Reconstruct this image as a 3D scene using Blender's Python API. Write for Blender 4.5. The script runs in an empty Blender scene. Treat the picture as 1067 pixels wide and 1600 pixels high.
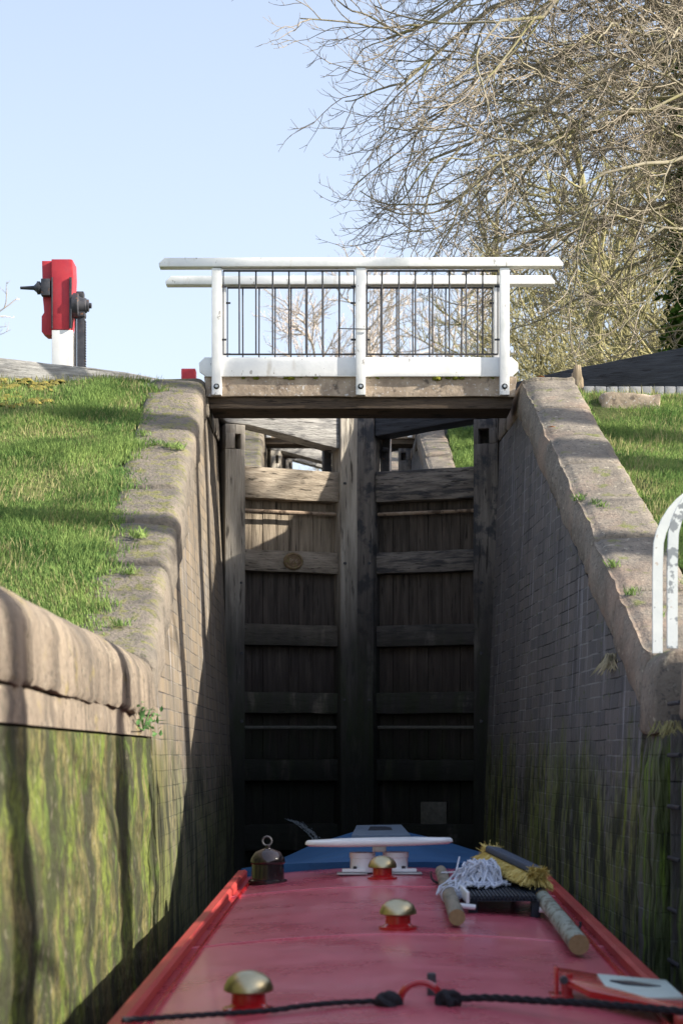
import bpy, bmesh, math, random
import numpy as np
from mathutils import Vector, Matrix, noise, Quaternion

R = math.radians
random.seed(7)
SC = bpy.context.scene
COL = SC.collection

# ------------------------------------------------------------------ camera, world, sun, exposure
F = 60.0 / 36.0 * 1600.0
cam_d = bpy.data.cameras.new('camera')
cam_d.sensor_fit = 'VERTICAL'; cam_d.sensor_height = 36.0; cam_d.lens = 60.0
cam_d.shift_y = 380.0 / 1600.0
cam_d.clip_start = 0.1; cam_d.clip_end = 2000.0
cam_d.dof.use_dof = True; cam_d.dof.focus_distance = 14.0; cam_d.dof.aperture_fstop = 4.0
cam = bpy.data.objects.new('camera', cam_d); COL.objects.link(cam)
cam.location = (0, 0, 0); cam.rotation_euler = (R(90), 0, 0)
SC.camera = cam

SUN = Vector((1.0, -0.22, 0.54)).normalized()        # towards the sun
el = math.asin(SUN.z); az = math.atan2(SUN.x, SUN.y)
w = bpy.data.worlds.new('World'); SC.world = w; w.use_nodes = True
nt = w.node_tree; nt.nodes.clear()
o_ = nt.nodes.new('ShaderNodeOutputWorld'); bg = nt.nodes.new('ShaderNodeBackground'); sky = nt.nodes.new('ShaderNodeTexSky')
sky.sky_type = 'NISHITA'; sky.sun_disc = False; sky.sun_elevation = el; sky.sun_rotation = az
sky.air_density = 1.0; sky.dust_density = 3.0; sky.ozone_density = 2.2
bg.inputs['Strength'].default_value = 0.15
# thin spring haze: the blue pales towards white near the horizon
tc = nt.nodes.new('ShaderNodeTexCoord'); sp_ = nt.nodes.new('ShaderNodeSeparateXYZ'); nt.links.new(tc.outputs['Generated'], sp_.inputs[0])
mrz = nt.nodes.new('ShaderNodeMapRange'); nt.links.new(sp_.outputs['Z'], mrz.inputs[0]); mrz.inputs[1].default_value = 0.15; mrz.inputs[2].default_value = 0.50
hz_ = nt.nodes.new('ShaderNodeMix'); hz_.data_type = 'RGBA'; nt.links.new(mrz.outputs[0], hz_.inputs[0]); hz_.inputs[6].default_value = (2.35, 2.42, 2.55, 1); hz_.inputs[7].default_value = (1.55, 1.78, 2.30, 1)
mxs = nt.nodes.new('ShaderNodeMix'); mxs.data_type = 'RGBA'; mxs.inputs[0].default_value = 0.62; nt.links.new(sky.outputs[0], mxs.inputs[6]); nt.links.new(hz_.outputs[2], mxs.inputs[7])
nt.links.new(mxs.outputs[2], bg.inputs[0]); nt.links.new(bg.outputs[0], o_.inputs[0])
ld = bpy.data.lights.new('sun', 'SUN'); ld.energy = 4.2; ld.angle = R(0.5); ld.color = (1.0, 0.93, 0.80)
sun = bpy.data.objects.new('sun', ld); COL.objects.link(sun)
sun.rotation_euler = (-SUN).to_track_quat('-Z', 'Y').to_euler()
SC.view_settings.view_transform = 'Standard'; SC.view_settings.look = 'None'
SC.view_settings.gamma = 1.0; SC.view_settings.exposure = 1.45; SC.view_settings.use_curve_mapping = False

# ------------------------------------------------------------------ materials
def mk(name, c1, c2, scale=8, stretch=(1, 1, 1), rough=0.8, bump=0.3, lo=0.3, hi=0.7, layers=(), metal=0.0, detail=8,
       dist=0.01, brick=None, coat=0.0, bscale=None, spec=0.3, bstretch=None):
    m = bpy.data.materials.new(name); m.use_nodes = True
    n = m.node_tree.nodes; L = m.node_tree.links; n.clear()
    out = n.new('ShaderNodeOutputMaterial'); p = n.new('ShaderNodeBsdfPrincipled'); L.new(p.outputs[0], out.inputs[0])
    geo = n.new('ShaderNodeNewGeometry')
    def mapped(s, st):
        mp = n.new('ShaderNodeMapping'); L.new(geo.outputs['Position'], mp.inputs[0])
        mp.inputs['Scale'].default_value = (s * st[0], s * st[1], s * st[2]); return mp.outputs[0]
    def nz(s, st, det=detail, ro=0.6):
        t = n.new('ShaderNodeTexNoise'); L.new(mapped(s, st), t.inputs['Vector']); t.inputs['Scale'].default_value = 1
        t.inputs['Detail'].default_value = det; t.inputs['Roughness'].default_value = ro; return t.outputs[0]
    def mr(v, a, b, c=0.0, d=1.0):
        t = n.new('ShaderNodeMapRange'); L.new(v, t.inputs[0])
        for k, x in enumerate((a, b, c, d)): t.inputs[k + 1].default_value = x
        return t.outputs[0]
    def mix(f, a, b, mode='MIX'):
        t = n.new('ShaderNodeMix'); t.data_type = 'RGBA'; t.blend_type = mode
        if isinstance(f, float): t.inputs[0].default_value = f
        else: L.new(f, t.inputs[0])
        for k, x in ((6, a), (7, b)):
            if isinstance(x, tuple): t.inputs[k].default_value = (x[0], x[1], x[2], 1)
            else: L.new(x, t.inputs[k])
        return t.outputs[2]
    def mul(a, b, op='MULTIPLY'):
        t = n.new('ShaderNodeMath'); t.operation = op
        for k, x in enumerate((a, b)):
            if isinstance(x, (int, float)): t.inputs[k].default_value = x
            else: L.new(x, t.inputs[k])
        return t.outputs[0]
    base = nz(scale, stretch)
    colr = mix(mr(base, lo, hi), c1, c2)
    h = nz((bscale or scale) * 2.0, bstretch or stretch)
    bk = None
    if brick:
        sx = n.new('ShaderNodeSeparateXYZ'); L.new(geo.outputs['Position'], sx.inputs[0])
        cx = n.new('ShaderNodeCombineXYZ'); L.new(sx.outputs['Y'], cx.inputs['X']); L.new(sx.outputs['Z'], cx.inputs['Y'])
        wob = nz(3, (1, 1, 1), 2); ad = n.new('ShaderNodeVectorMath'); ad.operation = 'ADD'; L.new(cx.outputs[0], ad.inputs[0])
        wv = n.new('ShaderNodeCombineXYZ'); L.new(mr(wob, 0, 1, -0.008, 0.008), wv.inputs['Y']); L.new(wv.outputs[0], ad.inputs[1])
        bt = n.new('ShaderNodeTexBrick'); L.new(ad.outputs[0], bt.inputs['Vector']); bt.inputs['Scale'].default_value = 1
        bt.inputs['Brick Width'].default_value = brick['w']; bt.inputs['Row Height'].default_value = brick['h']
        bt.inputs['Mortar Size'].default_value = brick['m']; bt.inputs['Mortar Smooth'].default_value = 0.3
        bt.inputs['Color1'].default_value = (*brick['a'], 1); bt.inputs['Color2'].default_value = (*brick['b'], 1); bt.inputs['Mortar'].default_value = (0.5, 0.5, 0.5, 1)
        bt.inputs['Bias'].default_value = 0.0
        bk = bt.outputs['Fac']
        colr = mix(mr(base, lo, hi), mix(0.75, c1, bt.outputs['Color']), mix(0.6, c2, bt.outputs['Color']))
        mort = mix(mr(nz(2.2, (1, 1, 1), 3), 0.42, 0.6), brick['mc'], brick['ml'])
        colr = mix(bk, colr, mort)
    for l in layers:
        v = mr(nz(l.get('scale', 3), l.get('stretch', (1, 1, 1)), l.get('det', 6)), l.get('lo', 0.45), l.get('hi', 0.6))
        if 'z' in l:
            s2 = n.new('ShaderNodeSeparateXYZ'); L.new(geo.outputs['Position'], s2.inputs[0])
            wz = mul(s2.outputs['Z'], mr(nz(l.get('wz', 1.5), (1, 1, 0.35), 4), 0, 1, -l.get('wa', 0.5), l.get('wa', 0.5)), 'ADD')
            v = mul(v, mr(wz, l['z'][0], l['z'][1], 1.0, 0.0))
        if 'y' in l:
            s4 = n.new('ShaderNodeSeparateXYZ'); L.new(geo.outputs['Position'], s4.inputs[0]); v = mul(v, mr(mul(s4.outputs['Y'], mr(nz(3, (1, 1, 1), 4), 0, 1, -.5, .5), 'ADD'), l['y'][0], l['y'][1], 1.0, 0.0))
        if 'up' in l:       # grows on upward faces
            s3 = n.new('ShaderNodeSeparateXYZ'); L.new(geo.outputs['Normal'], s3.inputs[0]); v = mul(v, mr(s3.outputs['Z'], 0.3, 0.9))
        colr = mix(mul(v, l.get('amt', 1.0)), colr, l['c'])
    L.new(colr, p.inputs['Base Color'])
    p.inputs['Metallic'].default_value = metal
    L.new(mr(base, 0.3, 0.7, max(0.02, rough - 0.08), min(1, rough + 0.08)), p.inputs['Roughness'])
    p.inputs['Specular IOR Level'].default_value = spec
    if coat: p.inputs['Coat Weight'].default_value = coat; p.inputs['Coat Roughness'].default_value = 0.12
    if bump:
        b = n.new('ShaderNodeBump'); b.inputs['Strength'].default_value = bump; b.inputs['Distance'].default_value = dist
        hh = h
        if bk is not None: hh = mul(h, mul(bk, -1.2), 'ADD')
        L.new(hh, b.inputs['Height']); L.new(b.outputs[0], p.inputs['Normal'])
    return m

ALG = (0.150, 0.165, 0.028)
DARK = (0.014, 0.016, 0.011)
M = {}
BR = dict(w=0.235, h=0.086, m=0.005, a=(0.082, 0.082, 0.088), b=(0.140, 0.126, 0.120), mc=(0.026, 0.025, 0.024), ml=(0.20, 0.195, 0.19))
BL = [dict(c=(0.42, 0.42, 0.46), scale=6, stretch=(3, 3, 0.10), lo=0.57, hi=0.70, amt=0.55, det=10),
      dict(c=(0.04, 0.04, 0.045), scale=3, stretch=(3, 3, 0.2), lo=0.55, hi=0.68, amt=0.55),
      dict(c=ALG, scale=4, stretch=(2.5, 2.5, 0.4), lo=0.40, hi=0.60, z=(-0.2, 0.1), wa=0.9, amt=0.85, det=12),
      dict(c=(0.15, 0.20, 0.02), scale=5, stretch=(3, 3, 0.15), lo=0.50, hi=0.66, z=(0.0, 0.2), wa=0.5, amt=0.8),
      dict(c=DARK, scale=3, stretch=(2.2, 2.2, 0.6), lo=0.49, hi=0.57, z=(-0.3, 0.2), amt=0.85, det=14), dict(c=DARK, scale=14, stretch=(1.5, 1.5, .8), lo=0.50, hi=0.60, z=(-0.1, 0.3), amt=0.6, det=12),
      dict(c=(0.07, 0.09, 0.02), scale=14, stretch=(1, 1, 1), lo=0.62, hi=0.68, amt=0.8)]
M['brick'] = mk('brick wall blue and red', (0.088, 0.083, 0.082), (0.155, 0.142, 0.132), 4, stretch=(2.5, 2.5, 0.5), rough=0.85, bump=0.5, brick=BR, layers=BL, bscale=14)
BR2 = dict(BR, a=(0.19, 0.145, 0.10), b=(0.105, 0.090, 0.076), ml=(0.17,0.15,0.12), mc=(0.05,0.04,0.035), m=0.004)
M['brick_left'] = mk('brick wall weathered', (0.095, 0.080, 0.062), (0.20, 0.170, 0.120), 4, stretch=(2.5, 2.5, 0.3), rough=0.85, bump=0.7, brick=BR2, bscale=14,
    layers=[BL[0], dict(c=(0.125, 0.115, 0.042), scale=5, stretch=(2, 2, .7), lo=0.05, hi=0.3, z=(0.0, 0.2), y=(9.0, 9.9), wa=0.25, amt=0.97, det=12), dict(c=(0.08, 0.11, 0.02), scale=4, stretch=(2, 2, .6), lo=0.50, hi=0.6, z=(0.0, 0.2), y=(9.0, 10.2), amt=0.9, det=12), dict(c=(0.03, 0.032, 0.018), scale=4, stretch=(2, 2, .4), lo=0.50, hi=0.58, z=(0.0, 0.2), y=(9.0, 10.4), amt=0.9), dict(c=(0.05, 0.045, 0.045), scale=3, stretch=(3, 3, 0.2), lo=0.52, hi=0.66, amt=0.7),
            dict(c=(0.10, 0.12, 0.03), scale=4, stretch=(3, 3, 0.3), lo=0.35, hi=0.6, z=(-0.45, 0.0), wa=0.8, amt=0.8), BL[4], BL[5]])
M['slime'] = mk('algae covered stone', (0.065, 0.060, 0.022), (0.165, 0.145, 0.055), 3, stretch=(2, 2, 0.7), rough=0.8, bump=1.0, dist=0.03, lo=0.38, hi=0.62, detail=12, bscale=9, bstretch=(1, 1, 0.9),
    layers=[dict(c=(0.115, 0.160, 0.020), scale=3.5, stretch=(1.4, 1.4, 0.8), lo=0.49, hi=0.56, amt=0.75, det=15),
            dict(c=(0.02, 0.022, 0.012), scale=2.2, stretch=(1.8, 1.8, 0.5), lo=0.485, hi=0.55, amt=0.9, det=15),
            dict(c=(0.19, 0.17, 0.12), scale=14, stretch=(1.3, 1.3, 1), lo=0.58, hi=0.66, amt=0.6, det=14), dict(c=(0.03, 0.03, 0.015), scale=40, stretch=(1, 1, .8), lo=0.50, hi=0.58, amt=0.6),
            dict(c=(0.035, 0.045, 0.012), scale=16, stretch=(1.2, 1.2, 0.7), lo=0.5, hi=0.6, amt=0.85, det=12), dict(c=(0.10, 0.15, 0.025), scale=7, stretch=(1, 1, 0.7), lo=0.57, hi=0.65, amt=0.6, det=12),
            dict(c=DARK, scale=3, stretch=(2, 2, 0.7), lo=0.35, hi=0.6, z=(-1.5, -0.7), amt=0.7)])
M['slime_dark'] = mk('algae on dark brick', (0.09, 0.085, 0.075), (0.17, 0.15, 0.13), 5, stretch=(2, 2, 0.5), rough=0.75, bump=0.9, dist=0.03, brick=dict(BR, w=0.5, h=0.13), bscale=10,
    layers=[dict(c=(0.12, 0.17, 0.03), scale=4, stretch=(3, 3, 0.3), lo=0.40, hi=0.56, z=(-0.1, 0.1), wa=0.6, amt=0.95),
            dict(c=(0.02, 0.024, 0.014), scale=4, stretch=(3, 3, 0.3), lo=0.47, hi=0.58, z=(0.0, 0.2), amt=0.95),
            dict(c=(0.16, 0.25, 0.03), scale=7, stretch=(3, 3, 0.2), lo=0.56, hi=0.66, z=(0.0, 0.15), amt=0.8)])
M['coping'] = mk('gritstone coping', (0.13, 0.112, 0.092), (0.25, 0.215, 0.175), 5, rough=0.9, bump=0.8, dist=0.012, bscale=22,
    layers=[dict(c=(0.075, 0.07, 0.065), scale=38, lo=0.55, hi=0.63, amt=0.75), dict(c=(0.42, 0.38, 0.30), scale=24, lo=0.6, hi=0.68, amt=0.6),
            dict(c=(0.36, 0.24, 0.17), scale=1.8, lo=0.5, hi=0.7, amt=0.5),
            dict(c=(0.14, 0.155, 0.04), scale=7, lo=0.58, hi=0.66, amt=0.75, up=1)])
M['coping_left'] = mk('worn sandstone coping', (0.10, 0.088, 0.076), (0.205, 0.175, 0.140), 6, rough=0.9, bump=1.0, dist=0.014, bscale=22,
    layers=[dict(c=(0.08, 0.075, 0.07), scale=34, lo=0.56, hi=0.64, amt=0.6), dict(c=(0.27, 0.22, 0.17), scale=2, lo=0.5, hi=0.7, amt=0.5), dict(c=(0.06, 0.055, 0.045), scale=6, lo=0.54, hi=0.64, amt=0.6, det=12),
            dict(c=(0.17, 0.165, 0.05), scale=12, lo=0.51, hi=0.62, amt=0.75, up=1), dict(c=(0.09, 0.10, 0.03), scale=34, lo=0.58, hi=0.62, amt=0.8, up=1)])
M['groove'] = mk('rope worn sandstone', (0.10, 0.082, 0.065), (0.21, 0.17, 0.13), 2.2, stretch=(2, 3.5, 0.5), rough=0.9, bump=0.9, dist=0.012, bscale=22, bstretch=(1, 1, 0.8), detail=12, lo=0.38, hi=0.62,
    layers=[dict(c=(0.27, 0.22, 0.165), scale=4, stretch=(2, 3, 0.3), lo=0.52, hi=0.68, amt=0.7), dict(c=(0.09, 0.08, 0.07), scale=3.5, stretch=(2, 3, 0.4), lo=0.55, hi=0.66, amt=0.6, det=12), dict(c=(0.06, 0.055, 0.045), scale=30, lo=0.56, hi=0.64, amt=0.6), dict(c=(0.30, 0.26, 0.20), scale=22, lo=0.60, hi=0.68, amt=0.5),
            dict(c=(0.20, 0.16, 0.05), scale=5, stretch=(1, 1, 1), lo=0.6, hi=0.7, amt=0.6)])
def wood(name, c1, c2, st, lay=(), rough=0.85, bump=0.8):
    return mk(name, c1, c2, 5, stretch=st, rough=rough, bump=bump, dist=0.012, lo=0.35, hi=0.65, bscale=9,
        layers=[dict(c=(c1[0] * .25, c1[1] * .25, c1[2] * .25), scale=9, stretch=st, lo=0.58, hi=0.66, amt=0.9)] + list(lay))
WET = [dict(c=(0.030, 0.027, 0.026), scale=3, stretch=(1.5, 1.5, 0.4), lo=0.2, hi=0.45, z=(1.0, 2.0), wa=0.5, amt=0.90),
       dict(c=(0.030, 0.042, 0.014), scale=5, stretch=(2, 2, 0.4), lo=0.40, hi=0.6, z=(0.1, 1.3), wa=0.5, amt=0.85),
       dict(c=(0.006, 0.007, 0.005), scale=3, stretch=(2, 2, 0.4), lo=0.2, hi=0.45, z=(-0.2, 0.8), amt=0.93)]
PEEL = dict(c=(0.035, 0.04, 0.05), scale=7, stretch=(1, 1, 0.8), lo=0.50, hi=0.60, amt=0.85, det=12)
PEELH = dict(c=(0.04, 0.042, 0.05), scale=6, stretch=(0.6, 1, 5), lo=0.48, hi=0.60, amt=0.8, det=12)
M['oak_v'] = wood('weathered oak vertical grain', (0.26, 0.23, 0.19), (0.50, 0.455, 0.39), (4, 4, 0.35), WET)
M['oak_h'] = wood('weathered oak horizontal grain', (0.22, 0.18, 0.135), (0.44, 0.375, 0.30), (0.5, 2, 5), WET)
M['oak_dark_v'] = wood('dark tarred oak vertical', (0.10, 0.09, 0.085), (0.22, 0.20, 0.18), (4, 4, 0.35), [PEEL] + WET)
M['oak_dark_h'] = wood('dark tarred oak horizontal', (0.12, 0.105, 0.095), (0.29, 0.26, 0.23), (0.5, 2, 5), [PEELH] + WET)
M['plank'] = wood('gate planking', (0.17, 0.135, 0.10), (0.36, 0.30, 0.23), (5, 3, 0.3),
    [dict(c=(0.06, 0.045, 0.04), scale=4, stretch=(5, 2, 0.4), lo=0.25, hi=0.5, z=(1.0, 2.0), wa=0.4, amt=0.85)] + [dict(WET[1], z=(-0.2, 0.6)), WET[2]])
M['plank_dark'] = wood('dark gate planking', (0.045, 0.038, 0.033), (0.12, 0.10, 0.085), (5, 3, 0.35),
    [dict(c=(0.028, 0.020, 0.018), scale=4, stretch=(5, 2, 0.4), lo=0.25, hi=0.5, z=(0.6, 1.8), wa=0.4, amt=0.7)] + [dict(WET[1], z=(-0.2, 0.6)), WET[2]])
M['plate'] = mk('stained plate', (0.05, 0.05, 0.04), (0.10, 0.095, 0.08), 30, rough=0.7, bump=0.6)
M['beam_grey'] = wood('silvered oak beam', (0.26, 0.25, 0.24), (0.46, 0.45, 0.43), (0.6, 1, 7), [dict(c=(0.10, 0.10, 0.11), scale=6, stretch=(0.6, 1, 2), lo=0.5, hi=0.62, amt=0.5)])
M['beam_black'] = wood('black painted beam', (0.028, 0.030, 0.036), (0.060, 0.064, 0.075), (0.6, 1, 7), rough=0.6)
M['end_grain'] = wood('split timber', (0.30, 0.22, 0.14), (0.50, 0.40, 0.28), (4, 4, 0.4))
M['timber_brown'] = wood('brown creosoted timber', (0.055, 0.040, 0.030), (0.11, 0.080, 0.055), (0.6, 1, 7))
M['white'] = mk('worn white paint', (0.76, 0.76, 0.76), (0.84, 0.84, 0.83), 9, rough=0.55, bump=0.25, dist=0.004, bscale=20,
    layers=[dict(c=(0.30, 0.28, 0.26), scale=16, stretch=(1, 1, 0.6), lo=0.635, hi=0.66, amt=0.8), dict(c=(0.50, 0.53, 0.50), scale=3, lo=0.52, hi=0.7, amt=0.5), dict(c=(0.42, 0.36, 0.28), scale=7, stretch=(1.5, 1.5, .4), lo=0.60, hi=0.72, amt=0.5)])
M['flaky'] = mk('flaking white paint on steel', (0.66, 0.70, 0.70), (0.76, 0.79, 0.77), 9, rough=0.5, bump=0.4, dist=0.003,
    layers=[dict(c=(0.19, 0.21, 0.23), scale=17, lo=0.62, hi=0.65, amt=0.8, det=6), dict(c=(0.42, 0.26, 0.13), scale=25, lo=0.66, hi=0.70, amt=0.6)])
M['flaky2'] = mk('heavily flaking white paint on steel', (0.62, 0.66, 0.66), (0.74, 0.77, 0.75), 9, rough=0.5, bump=0.4, dist=0.003,
    layers=[dict(c=(0.17, 0.19, 0.21), scale=13, lo=0.55, hi=0.57, amt=0.8, det=6), dict(c=(0.42, 0.26, 0.13), scale=25, lo=0.66, hi=0.70, amt=0.6)])
M['iron'] = mk('black painted iron', (0.025, 0.027, 0.035), (0.06, 0.06, 0.07), 20, rough=0.5, bump=0.3, dist=0.003,
    layers=[dict(c=(0.20, 0.09, 0.04), scale=30, lo=0.62, hi=0.68, amt=0.7)])
M['rust'] = mk('rusty bar', (0.24, 0.17, 0.12), (0.42, 0.33, 0.25), 20, rough=0.9, bump=0.5, layers=[dict(c=(0.10, 0.07, 0.05), scale=10, lo=0.5, hi=0.6)])
M['plaque'] = mk('rusty cast iron plaque', (0.13, 0.08, 0.05), (0.26, 0.18, 0.11), 40, rough=0.8, bump=0.4, layers=[dict(c=(0.18, 0.17, 0.05), scale=50, lo=0.5, hi=0.6, amt=0.7)])
M['concrete'] = mk('lichened concrete', (0.26, 0.20, 0.15), (0.46, 0.37, 0.28), 10, rough=0.95, bump=0.8, dist=0.008,
    layers=[dict(c=(0.62, 0.58, 0.54), scale=42, lo=0.61, hi=0.64, amt=0.85), dict(c=(0.66, 0.63, 0.60), scale=14, lo=0.64, hi=0.67, amt=0.85),
            dict(c=(0.05, 0.04, 0.035), scale=9, lo=0.58, hi=0.66, amt=0.7)])
M['moss'] = mk('moss', (0.07, 0.10, 0.012), (0.26, 0.25, 0.03), 40, rough=1, bump=1.0, dist=0.01)
M['red_gear'] = mk('faded red paint', (0.40, 0.028, 0.045), (0.52, 0.05, 0.06), 9, rough=0.5, bump=0.15, dist=0.003,
    layers=[dict(c=(0.28, 0.05, 0.07), scale=7, stretch=(1, 1, 0.5), lo=0.55, hi=0.7, amt=0.6)])
M['white_gear'] = mk('rust stained white paint', (0.74, 0.72, 0.69), (0.82, 0.82, 0.80), 9, rough=0.6, bump=0.2, dist=0.003,
    layers=[dict(c=(0.60, 0.40, 0.24), scale=6, stretch=(1, 1, 0.4), lo=0.58, hi=0.72, amt=0.5)])
M['roof'] = mk('red gritted roof paint', (0.50, 0.065, 0.105), (0.60, 0.125, 0.175), 3.0, rough=0.30, bump=0.35, dist=0.004, bscale=70, coat=0.35, spec=0.9,
    layers=[dict(c=(0.24, 0.018, 0.026), scale=2.6, stretch=(0.7, 2.6, 1), lo=0.60, hi=0.75, amt=0.4), dict(c=(0.48, 0.20, 0.22), scale=1.7, lo=0.50, hi=0.75, amt=0.45, det=12), dict(c=(0.5, 0.3, 0.3), scale=3, stretch=(5, .4, 1), lo=0.62, hi=0.75, amt=0.3),
            dict(c=(0.12, 0.015, 0.015), scale=28, lo=0.70, hi=0.75, amt=0.25)])
M['rail_red'] = mk('red rail paint', (0.32, 0.030, 0.030), (0.40, 0.050, 0.042), 4, rough=0.45, bump=0.2, coat=0.0, spec=0.4,
    layers=[dict(c=(0.5, 0.15, 0.06), scale=8, stretch=(1, 0.4, 1), lo=0.6, hi=0.75, amt=0.3)])
M['deep_red'] = mk('glossy deep red paint', (0.36, 0.008, 0.012), (0.44, 0.014, 0.018), 4, rough=0.22, bump=0.05, coat=0.5, spec=0.5)
M['navy'] = mk('navy hull paint', (0.012, 0.016, 0.035), (0.02, 0.026, 0.05), 4, rough=0.35, bump=0.05, coat=0.3)
M['canvas'] = mk('blue canvas', (0.014, 0.070, 0.185), (0.024, 0.100, 0.240), 3, rough=0.85, bump=0.35, dist=0.02, bscale=3,
    layers=[dict(c=(0.04, 0.11, 0.21), scale=4, stretch=(0.6, 2, 1), lo=0.5, hi=0.7, amt=0.4)])
M['canvas_pale'] = mk('grey blue vinyl window', (0.10, 0.15, 0.22), (0.17, 0.22, 0.29), 20, rough=0.4, bump=0.2)
M['brass'] = mk('tarnished brass', (0.36, 0.30, 0.17), (0.55, 0.49, 0.33), 9, rough=0.33, bump=0.08, metal=1.0, dist=0.004)
M['black_gloss'] = mk('black enamel', (0.010, 0.008, 0.010), (0.02, 0.015, 0.018), 6, rough=0.12, bump=0.03, coat=0.25, spec=0.4)
M['steel'] = mk('grey galvanised', (0.35, 0.37, 0.38), (0.5, 0.52, 0.53), 20, rough=0.4, bump=0.1, metal=0.7)
M['plastic_white'] = mk('white plastic', (0.72, 0.74, 0.77), (0.80, 0.81, 0.83), 5, rough=0.35, bump=0.05, spec=0.5)
M['plastic_grey'] = mk('pale grey paint', (0.42, 0.50, 0.47), (0.52, 0.60, 0.56), 5, rough=0.4, bump=0.1, spec=0.5)
M['rack'] = mk('dark ribbed plastic', (0.012, 0.017, 0.028), (0.022, 0.03, 0.045), 20, rough=0.5, bump=0.2)
M['pole'] = mk('worn pole wood', (0.16, 0.14, 0.11), (0.30, 0.26, 0.20), 7, stretch=(3, 0.35, 3), rough=0.8, bump=0.4, dist=0.004, layers=[dict(c=(0.07, 0.08, 0.06), scale=9, stretch=(2, .6, 2), lo=0.5, hi=0.62, amt=0.7)])
M['pole_pale'] = mk('peeling pale pole', (0.20, 0.23, 0.19), (0.33, 0.35, 0.30), 16, stretch=(1.5, 0.5, 1.5), rough=0.7, bump=0.4, dist=0.004, layers=[dict(c=(0.10, 0.08, 0.05), scale=20, stretch=(1.4, .7, 1.4), lo=0.5, hi=0.58, amt=0.8)])
M['pole_end'] = mk('pole end grain', (0.24, 0.17, 0.085), (0.34, 0.25, 0.13), 60, rough=0.8, bump=0.2)
M['string'] = mk('mop cotton', (0.42, 0.46, 0.56), (0.62, 0.65, 0.73), 60, rough=0.9, bump=0.4, dist=0.003)
M['bristle'] = mk('yellow bristles', (0.55, 0.40, 0.09), (0.80, 0.66, 0.26), 60, rough=0.6, bump=0.0)
M['brush_block'] = mk('brush block', (0.03, 0.045, 0.075), (0.06, 0.08, 0.12), 60, rough=0.6, bump=0.4)
M['rope'] = mk('black rope', (0.012, 0.012, 0.016), (0.03, 0.03, 0.038), 80, rough=0.9, bump=0.5, dist=0.003)
M['soil'] = mk('turf and soil', (0.045, 0.060, 0.016), (0.11, 0.13, 0.03), 3, rough=1, bump=0.6, dist=0.03, bscale=12,
    layers=[dict(c=(0.12, 0.10, 0.055), scale=6, lo=0.55, hi=0.66, amt=0.7)])
M['far_turf'] = mk('distant turf', (0.06, 0.09, 0.02), (0.11, 0.15, 0.035), 1.2, rough=1, bump=0.4, dist=0.03, bscale=12)
M['mosspatch'] = mk('yellow moss', (0.13, 0.12, 0.03), (0.26, 0.21, 0.045), 22, rough=1, bump=1, dist=0.02)
M['canal_bed'] = mk('silt', (0.03, 0.03, 0.02), (0.05, 0.05, 0.03), 3, rough=1)
M['edging'] = mk('pale blue edging bricks', (0.22, 0.22, 0.24), (0.36, 0.36, 0.37), 20, rough=0.8, bump=0.4, dist=0.005, layers=[dict(c=(0.10, 0.10, 0.11), scale=30, lo=0.6, hi=0.68)])
M['leaf_dead'] = mk('dead leaf', (0.30, 0.12, 0.04), (0.42, 0.19, 0.07), 40, rough=0.8, bump=0.1)
M['straw'] = mk('dry straw', (0.30, 0.27, 0.17), (0.45, 0.40, 0.27), 40, rough=0.9, bump=0)

def leafmat(name, c1, c2, sc, trans=0.35, sc2=60):
    m = bpy.data.materials.new(name); m.use_nodes = True
    n = m.node_tree.nodes; L = m.node_tree.links; n.clear()
    out = n.new('ShaderNodeOutputMaterial'); d = n.new('ShaderNodeBsdfDiffuse'); t = n.new('ShaderNodeBsdfTranslucent'); mx = n.new('ShaderNodeMixShader')
    mx.inputs[0].default_value = trans
    g = n.new('ShaderNodeNewGeometry'); no = n.new('ShaderNodeTexNoise'); no.inputs['Scale'].default_value = sc; no.inputs['Detail'].default_value = 3
    L.new(g.outputs['Position'], no.inputs['Vector'])
    no2 = n.new('ShaderNodeTexNoise'); no2.inputs['Scale'].default_value = sc2; L.new(g.outputs['Position'], no2.inputs['Vector'])
    ad = n.new('ShaderNodeMath'); ad.operation = 'ADD'; L.new(no.outputs[0], ad.inputs[0]); L.new(no2.outputs[0], ad.inputs[1])
    r = n.new('ShaderNodeMapRange'); r.inputs[1].default_value = 0.78; r.inputs[2].default_value = 1.22; L.new(ad.outputs[0], r.inputs[0])
    mc = n.new('ShaderNodeMix'); mc.data_type = 'RGBA'; mc.inputs[6].default_value = (*c1, 1); mc.inputs[7].default_value = (*c2, 1); L.new(r.outputs[0], mc.inputs[0])
    L.new(mc.outputs[2], d.inputs[0]); L.new(mc.outputs[2], t.inputs[0]); L.new(d.outputs[0], mx.inputs[1]); L.new(t.outputs[0], mx.inputs[2]); L.new(mx.outputs[0], out.inputs[0])
    return m
M['grass'] = leafmat('grass blades', (0.085, 0.165, 0.050), (0.28, 0.375, 0.120), 2.5)
M['grass_dry'] = leafmat('dry grass blades', (0.20, 0.21, 0.085), (0.42, 0.39, 0.20), 3)
M['ivy'] = leafmat('ivy leaves', (0.018, 0.045, 0.010), (0.055, 0.10, 0.020), 3, 0.2)
M['green_leaf'] = leafmat('small green leaves', (0.06, 0.16, 0.05), (0.14, 0.26, 0.10), 20, 0.3)
M['bark'] = mk('pale twig bark', (0.15, 0.13, 0.10), (0.32, 0.29, 0.215), 2.0, rough=0.9, bump=0.3, dist=0.01, layers=[dict(c=(0.22, 0.21, 0.07), scale=3, lo=0.5, hi=0.6, amt=0.6)])
M['twig'] = mk('brown twig bark', (0.15, 0.125, 0.10), (0.40, 0.345, 0.265), 1.4, rough=0.85, bump=0)
M['bark_olive'] = mk('lichen bark', (0.16, 0.145, 0.065), (0.38, 0.345, 0.18), 1.2, rough=0.95, bump=0)
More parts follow.
